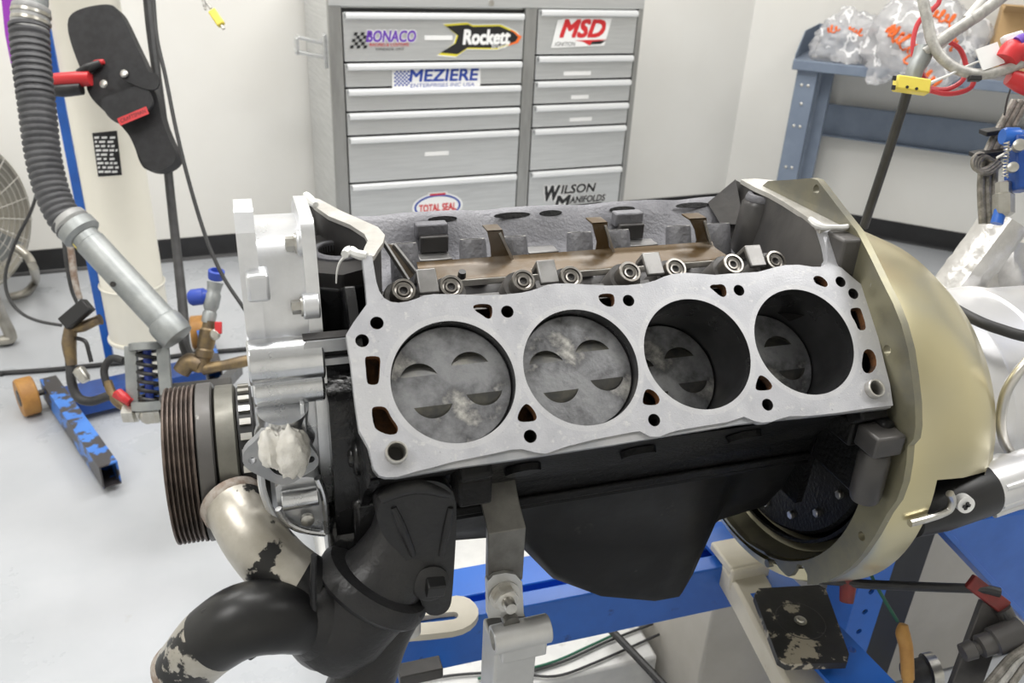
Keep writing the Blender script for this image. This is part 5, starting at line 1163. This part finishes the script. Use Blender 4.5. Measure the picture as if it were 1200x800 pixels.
rm = MB().lathe((0,0,0), (0,0,1), [(7,0),(6.5,3),(3,5)], 12); rivet = localmesh('rivet', rm, M['bolt'])
for da, z in ((-14,-250),(14,-250),(-14,-430),(14,-430),(0,-330),(-14,-620),(14,-620)): inst('rivet', rivet, WB, bn(55+da, 27, z), -RN, RD)
for z in (-210, -300, -450, -600): inst('rivet', rivet, WB, bn(126, 320, z), -RN, RD)
# things on the bench
def blob(c, r, sc, amp, seed, seg=40, rings=26):
    mb = MB()
    def fn(p):
        q = p*1.7+Vector((seed, seed*2, 0)); return 1+amp*(mnoise.noise(q)*.7+.45*abs(mnoise.noise(p*3.6+Vector((seed,1,2))))+.12*mnoise.noise(p*9+Vector((1,seed,4))))
    mb.sphere(c, r, seg=seg, rings=rings, sc=sc, fn=fn)
    zb = BZ+1
    for v in mb.v:
        bb = (v-bn(0,0,0)).dot(RN)
        if bb > -14 and v.z < zb: v.z = zb+(zb-v.z)*.02
        elif v.z < BZ-95: v.z = BZ-95+(v.z-BZ+95)*.1
    return mb
def bagthing(c, r, sc, amp, seed, label, strokes):
    B = thing('plastic_bag', label, 'plastic bag', Vector((c.x, c.y, BZ)), 'plastic bags on the bench')
    part('film', blob(c, r, sc, amp, seed, 56, 36), M['bag'], B, ang=50)
    def fn(p):
        q = p*1.7+Vector((seed, seed*2, 0)); return 1+amp*(mnoise.noise(q)*.7+.45*abs(mnoise.noise(p*3.6+Vector((seed,1,2))))+.12*mnoise.noise(p*9+Vector((1,seed,4))))
    ec = -(RN*1.0)                                              # faces the room
    ex_ = RD; rnd = random.Random(seed)
    for th0, ph0, k, rot in strokes:
        mb = MB(); pts = []
        for i in range(k*10):
            t = i/10; lx = .13*t; ly = .15*math.sin(2*math.pi*t)*(1 if int(t) % 2 else .6)+.02*rnd.random()
            lx += .05*math.cos(2*math.pi*t)
            x_, y_ = lx*math.cos(rot)-ly*math.sin(rot), lx*math.sin(rot)+ly*math.cos(rot)
            d = (ec+ex_*(th0+x_)+Vector((0,0,1))*(ph0+y_)).normalized(); f = fn(d)*1.015
            pts.append(c+Vector((d.x*r*sc[0]*f, d.y*r*sc[1]*f, d.z*r*sc[2]*f)))
        mb.tube(pts, r*.022, 6, smooth=0); part('orange_print', mb, M['orange'], B)
bagthing(bn(190, 150, BZ+66), 150, (1.0,.95,.85), .5, 3, 'clear crumpled plastic bag at the left end of the bench', [(.0,.75,4,-.3),(-.6,.5,3,.2)])
bagthing(bn(490, 95, BZ+90), 225, (1.0,.9,.9), .45, 8, 'large clear bag with orange print in the middle of the bench', [(-.85,.5,6,-.5),(-.1,1.0,6,-.35),(-.1,.1,4,-1.2),(.5,.55,4,-.9),(.1,-.35,4,-.6)])
single('foil_packet', blob(bn(300, 440, BZ+70), 100, (1.2,.8,.9), .35, 5), M['castgrey'], 'dark grey wrapped packet behind the printed bags', 'packet', ang=20)
CB = thing('cardboard_box', 'plain brown cardboard box at the right end of the bench', 'box', bn(980, 330, BZ))
part('carton', MB().box(bn(980, 340, BZ+130), (460, 340, 258), 0, RD), M['card'], CB, bevel=3); part('flap', MB().box(bn(980, 100, BZ+262), (456, 150, 4), 0, RD, (0,.3,1)), M['card'], CB); part('tape', MB().box(bn(980, 169, BZ+130), (50, 1, 256), 0, RD), M['beige'], CB)
random.seed(21)
for k in range(2):
    pts = [bn(70+60*k+26*math.cos(t), 120+22*math.sin(t), BZ+6+2*math.sin(3*t)) for t in [i*.5 for i in range(14)]]
    cable('wire_coil', pts, 3, M['blackrub'] if k else M['braid'], ['small coil of dark wire beside the clear bag on the bench', 'small coil of black wire just right of it on the bench'][k], 'wire')

# ------------------------------------------------------------------ hanging sensor leads and lines at upper right
def Q(x, y, o=0): return AT(x, y, 980+o)
TP = thing('thermocouple_plug', 'yellow two pin thermocouple plug hanging above the bell housing', 'plug', Q(1068, 112))
ax = (Q(1089,103)-Q(1047,97)).normalized(); up = (CU-ax*CU.dot(ax)).normalized()
mb = MB(); mb.box(Q(1068,100), (40, 14, 17), 0, ax, up); part('shell', mb, M['yellow'], TP, bevel=2)
for x, y in ((1051,92),(1050,103)):
    q = Q(x, y, -8)-ax*3; part('socket_hole', MB().box(q, (4, 2.5, 5), 0, ax, up), M['black'], TP)
for x, y in ((1063,102),(1074,104)):
    q = Q(x, y, -7.4); part('screw', MB().cyl(q, q-CF*.8, 1.8, seg=10), M['black'], TP)
mb = MB(); mb.tube([Q(1089,98), Q(1100,93), Q(1112,88), Q(1132,78), Q(1160,68), Q(1205,60), Q(1340,70)], [2.2,2,1.6,1.4,1.4,1.4,1.4], 8); part('lead', mb, M['whitecable'], TP)
cable('boom_rod', [AT(x, y, d_) for x, y, d_ in [(1066,92,1004),(1062,112,1012),(1050,150,1040),(1034,200,1080),(1012,266,1130)]], 6, M['blackrub'], 'black rod slanting down behind the bell housing flange', 'rod', smooth=3)
mb = MB(); mb.tube([Q(1083,56,20), Q(1080,68,20), Q(1073,80,20), Q(1069,95,22)], [11,11,10,9], 18); single('hose_elbow', mb, M['galv'], 'grey elbow fitting just above the yellow plug', 'fitting')
mb = MB(); mb.tube([Q(1082,62,15), Q(1110,42,10), Q(1140,22,5), Q(1180,-8,0), Q(1500,-260,0), Q(1620,-560,0)], [7]*6, 14, smooth=3); single('silver_tube', mb, M['greyhose'], 'silver braided tube rising to the upper right corner', 'tube')
mb = MB(); mb.tube([Q(1092,62,22), Q(1115,42,20), Q(1140,18,15), Q(1158,-8,10), Q(1440,-320,0), Q(1540,-600,0)], 5, 12, smooth=3); single('silver_tube', mb, M['whitecable'], 'pale tube running alongside the braided tube', 'tube')
mb = MB(); mb.tube([Q(1040,-560,8), Q(1064,-120,8), Q(1080,-10,8), Q(1086,20,8), Q(1092,48,8), Q(1104,68,6), Q(1124,82,2), Q(1150,87,0), Q(1178,82,-4), Q(1210,70,-8), Q(1345,30,-8)], 6.2, 14, smooth=6); single('drooping_hose', mb, M['greyhose'], 'pale grey hose drooping across the front of the bench', 'hose')
cable('red_wire', [Q(x, y, 30) for x, y in [(1150,-560),(1120,-90),(1103,-8),(1096,8),(1078,24),(1071,42),(1070,60),(1073,72),(1080,85),(1086,96)]], 3, M['redwire'], 'red wire curving down to the yellow plug', 'wire', 8)
cable('red_wire', [Q(x, y, 34) for x, y in [(1110,48),(1125,58),(1132,78),(1128,94),(1112,104),(1098,105),(1090,103)]], 3, M['redwire'], 'red wire looped behind the drooping hose', 'wire', 8)
cable('red_wire', [Q(x, y, 28) for x, y in [(1142,92),(1138,102),(1126,108),(1108,110),(1090,106)]], 3, M['redwire'], 'lowest red wire below the drooping hose', 'wire', 8)
TIE = MB(); TIE.box(Q(1142,92,-6), (14, 8, 6), 0, CR, CU); single('cable_tie', TIE, M['black'], 'black cable tie on the drooping hose', 'cable tie', bevel=1)
RC = thing('red_connector', 'red hose fitting with a white tag at the right edge', 'fitting', Q(1190, 95))
mb = MB(); mb.tube([Q(1178,72,-6), Q(1186,62,-6), Q(1196,60,-6), Q(1212,66,-6), Q(1340,90,0)], [13,15,15,14,10], 18); part('red_body', mb, M['redpl'], RC)
mb = MB(); mb.tube([Q(1182,90,0), Q(1196,96,0), Q(1214,104,0)], [9,12,12], 16); part('red_nut', mb, M['redpl'], RC)
mb = MB(); mb.box(Q(1160,66,-6), (27, 1.5, 26), 0, CR+CU*.35, CU-CR*.2); part('white_tag', mb, M['white'], RC)
mb = MB(); mb.box(Q(1186,44,-2), (24, 10, 9), 0, CR+CU*.3, CU); part('white_clip', mb, M['white'], RC, bevel=2)
mb = MB(); mb.tube([Q(1192,50,-14), Q(1200,46,-14), Q(1212,48,-14)], 7, 12); part('blue_nut', mb, M['purpleink'], RC)
# braided line bundle and blue fitting block
BB = thing('line_bundle', 'bundle of dark braided lines tied together at the right edge', 'line bundle', AT(1160, 270, 1050))
random.seed(2)
for k in range(5):
    o = (k-2)*4.2; mb = MB(); mb.tube([AT(x+o*.9, y, 1050+6*(k % 2)) for x, y in [(1196,118),(1184,140),(1170,165),(1160,190),(1157,220),(1159,262)]], 4.6, 10, smooth=5); part('braided_line', mb, M['braid'], BB)
for k in range(3):
    mb = MB(); mb.tube([AT(x+k*3, y+k*2, 1040) for x, y in [(1158,185),(1148,180),(1140,188),(1143,198),(1155,198),(1168,188)]], 3, 8, smooth=6); part('loose_loop', mb, M['braid'], BB)
for x, y in ((1172,150),(1160,176)):
    q = AT(x, y, 1046); part('cable_tie', MB().bar(q-CR*22-CU*6, q+CR*22+CU*0, 18, 6), M['black'], BB, bevel=1)
BF = thing('fitting_block', 'blue anodised fitting block with hose ends at the right edge', 'fitting block', AT(1190, 230, 1000))
def Z_(x, y, o=0): return AT(x, y, 1000+o)
q = Z_(1560,190,60); part('support_post', MB().box((q.x, q.y, (FLOOR+q.z+260)/2), (50, 50, q.z+260-FLOOR)), M['blue'], BF, bevel=3); part('support_arm', MB().bar(Z_(1200,192,14), q, 24, 40), M['blue'], BF, bevel=2); part('line_arm', MB().bar(Z_(1204,128,60), q+Vector((0,0,60)), 14, 14), M['castmid'], BF, bevel=2); part('post_foot', MB().box((q.x, q.y, FLOOR+6), (160,160,12)), M['blue'], BF, bevel=2)
mb = MB(); mb.box(Z_(1194,192,0), (22, 28, 66), 0, CR, CU); part('block', mb, M['navy'], BF, bevel=3)
mb = MB(); mb.lathe(Z_(1184,160), CR, [(9,-10),(11,-6),(11,8),(8,12),(8,40)], 18); part('upper_fitting', mb, M['blue'], BF)
mb = MB(); mb.lathe(Z_(1176,232), CU, [(7,-22),(12,-18),(12,4),(9,6),(9,18),(7,20)], 6); part('hex_fitting', mb, M['nickel'], BF)
mb = MB(); mb.cyl(Z_(1174,240), Z_(1168,262), 7, seg=14); part('blue_stem', mb, M['blue'], BF)
q = Z_(1186,197,-18); part('port_plug', MB().lathe(q, -CF-CR*.4, [(6,0),(6,8),(3,9)], 16), M['nickel'], BF)
q = Z_(1193,172,-18); part('port_plug', MB().lathe(q, -CF-CR*.4, [(7,0),(7,12),(4,13)], 16), M['nickel'], BF)
mb = MB(); pts = []
for k in range(90):
    t = k/89; a_ = t*11*2*math.pi; c = Z_(1180,166,-12).lerp(Z_(1178,208,-12), t); pts.append(c+CR*3*math.cos(a_)+CF*3*math.sin(a_))
mb.tube(pts, .9, 5, smooth=0); part('spring', mb, M['bolt'], BF)
mb = MB(); mb.tube([Z_(1168,185,-10), Z_(1180,178,-12), Z_(1188,172,-14)], 1.6, 6); part('white_lead', mb, M['whitecable'], BF)
cable('thin_lead', [Q(x, y, 40) for x, y in [(1188,92),(1184,105),(1180,118),(1177,135)]], 1.3, M['blackrub'], 'thin dark lead hanging below the red fitting', 'wire', 6)

# ------------------------------------------------------------------ under the stand: base, rods, hoses, tools
single('floor_plinth', MB().box((235, 900, FLOOR+60), (600, 900, 120)), M['basegrey'], 'pale grey plinth on the floor behind the blue rail', 'plinth', bevel=6)
cable('prop_rod', [PZ(x, y, FLOOR+150) for x, y in [(716,738),(745,768),(780,805)]], 8, M['blackpl'], 'black rod lying on the pale plinth', 'rod', smooth=2)
for i, (pts, m_, lab) in enumerate([([(600,792),(660,775),(720,748),(790,722),(840,708)], 'blackrub', 'thin black wire crossing the plinth nearest the post'), ([(560,795),(640,778),(690,757),(722,742)], 'greenwire', 'thin green wire crossing the plinth'), ([(470,800),(540,790),(600,788),(650,792),(700,775),(790,735)], 'blackrub', 'longest thin black wire across the plinth')]):
    cable('floor_wire', [PZ(x, y, FLOOR+126) for x, y in pts], 2.6, M[m_], lab, 'wire', 6)
cable('drain_hose', [AT(x, y, d_) for x, y, d_ in [(960,679,1010),(985,681,1000),(1010,684,990),(1050,686,980),(1100,688,970),(1150,690,960),(1172,694,955)]], 5.5, M['blackrub'], 'black hose stretched under the bell housing', 'hose')
mb = MB(); mb.tube([AT(995,664,1000), AT(994,684,1000), AT(992,705,1000)], [9,10,8], 14); single('red_clamp_handle', mb, M['darkred'], 'red handle hanging from the black hose', 'handle')
cable('green_wire', [AT(x, y, 1010) for x, y in [(1014,655),(1024,680),(1038,705),(1052,728)]], 2.2, M['greenwire'], 'green wire hanging in front of the perforated blue upright', 'wire', 6)
mb = MB(); mb.tube([AT(1059,731,1000), AT(1058,742,1000), AT(1062,760,1000), AT(1064,795,1000)], [5,8.5,8,7.5], 14); mb.tube([AT(1064,793,1000), AT(1064,840,1000)], 6, 10, smooth=0); single('tan_grip_tool', mb, M['tan'], 'tan gripped tool standing beside the perforated upright', 'tool')
mb = MB(); mb.lathe(AT(1060,790,1040), AT(1095,783,1040)-AT(1060,790,1040), [(14,0),(16,3),(16,26),(20,28),(20,40),(15,42)], 24, [0,0,0,1,1]); single('pipe_end', mb, [M['blackrub'], M['nickel']], 'dark pipe end with a pale ring at the bottom edge', 'pipe')
GS = thing('brake_linkage', 'dark steel linkage with hydraulic fittings at the lower right', 'linkage', AT(1150, 800, 1000))
def G(x, y, o=0): return AT(x, y, 960+o)
mb = MB(); mb.bar(G(1165,708,10), G(1120,830,10), 34, 10, 0, -CF); part('flat_link', mb, M['castmid'], GS, bevel=1.5)
mb = MB(); mb.bar(G(1136,680,0), G(1178,712,0), 18, 8, 0, -CF); part('red_lever', mb, M['darkred'], GS, bevel=1.5)
mb = MB(); a_ = G(1127,765,-10); b_ = G(1190,742,-10); mb.lathe(a_, b_-a_, [(4,0),(10,1),(11,14),(8,16),(8,20),(13,22),(13,36),(16,38),(17,72)], 20); part('coupling', mb, M['castmid'], GS)
mb = MB(); mb.tube([G(1174,712,0), G(1182,726,0), G(1185,742,0)], [10,9,10], 14); part('elbow', mb, M['castmid'], GS)
for k in range(3):
    mb = MB(); mb.tube([G(1150+k*14,812,-20), G(1168+k*12,790,-20), G(1186+k*10,770,-24), G(1215,750+k*16,-28)], 5, 10); part('braided_line', mb, M['braid'] if k != 1 else M['greyhose'], GS)
mb = MB(); mb.tube([G(1176,715,-6), G(1188,740,-8), G(1186,770,-10), G(1176,800,-10)], 4, 8); part('black_line', mb, M['blackrub'], GS)
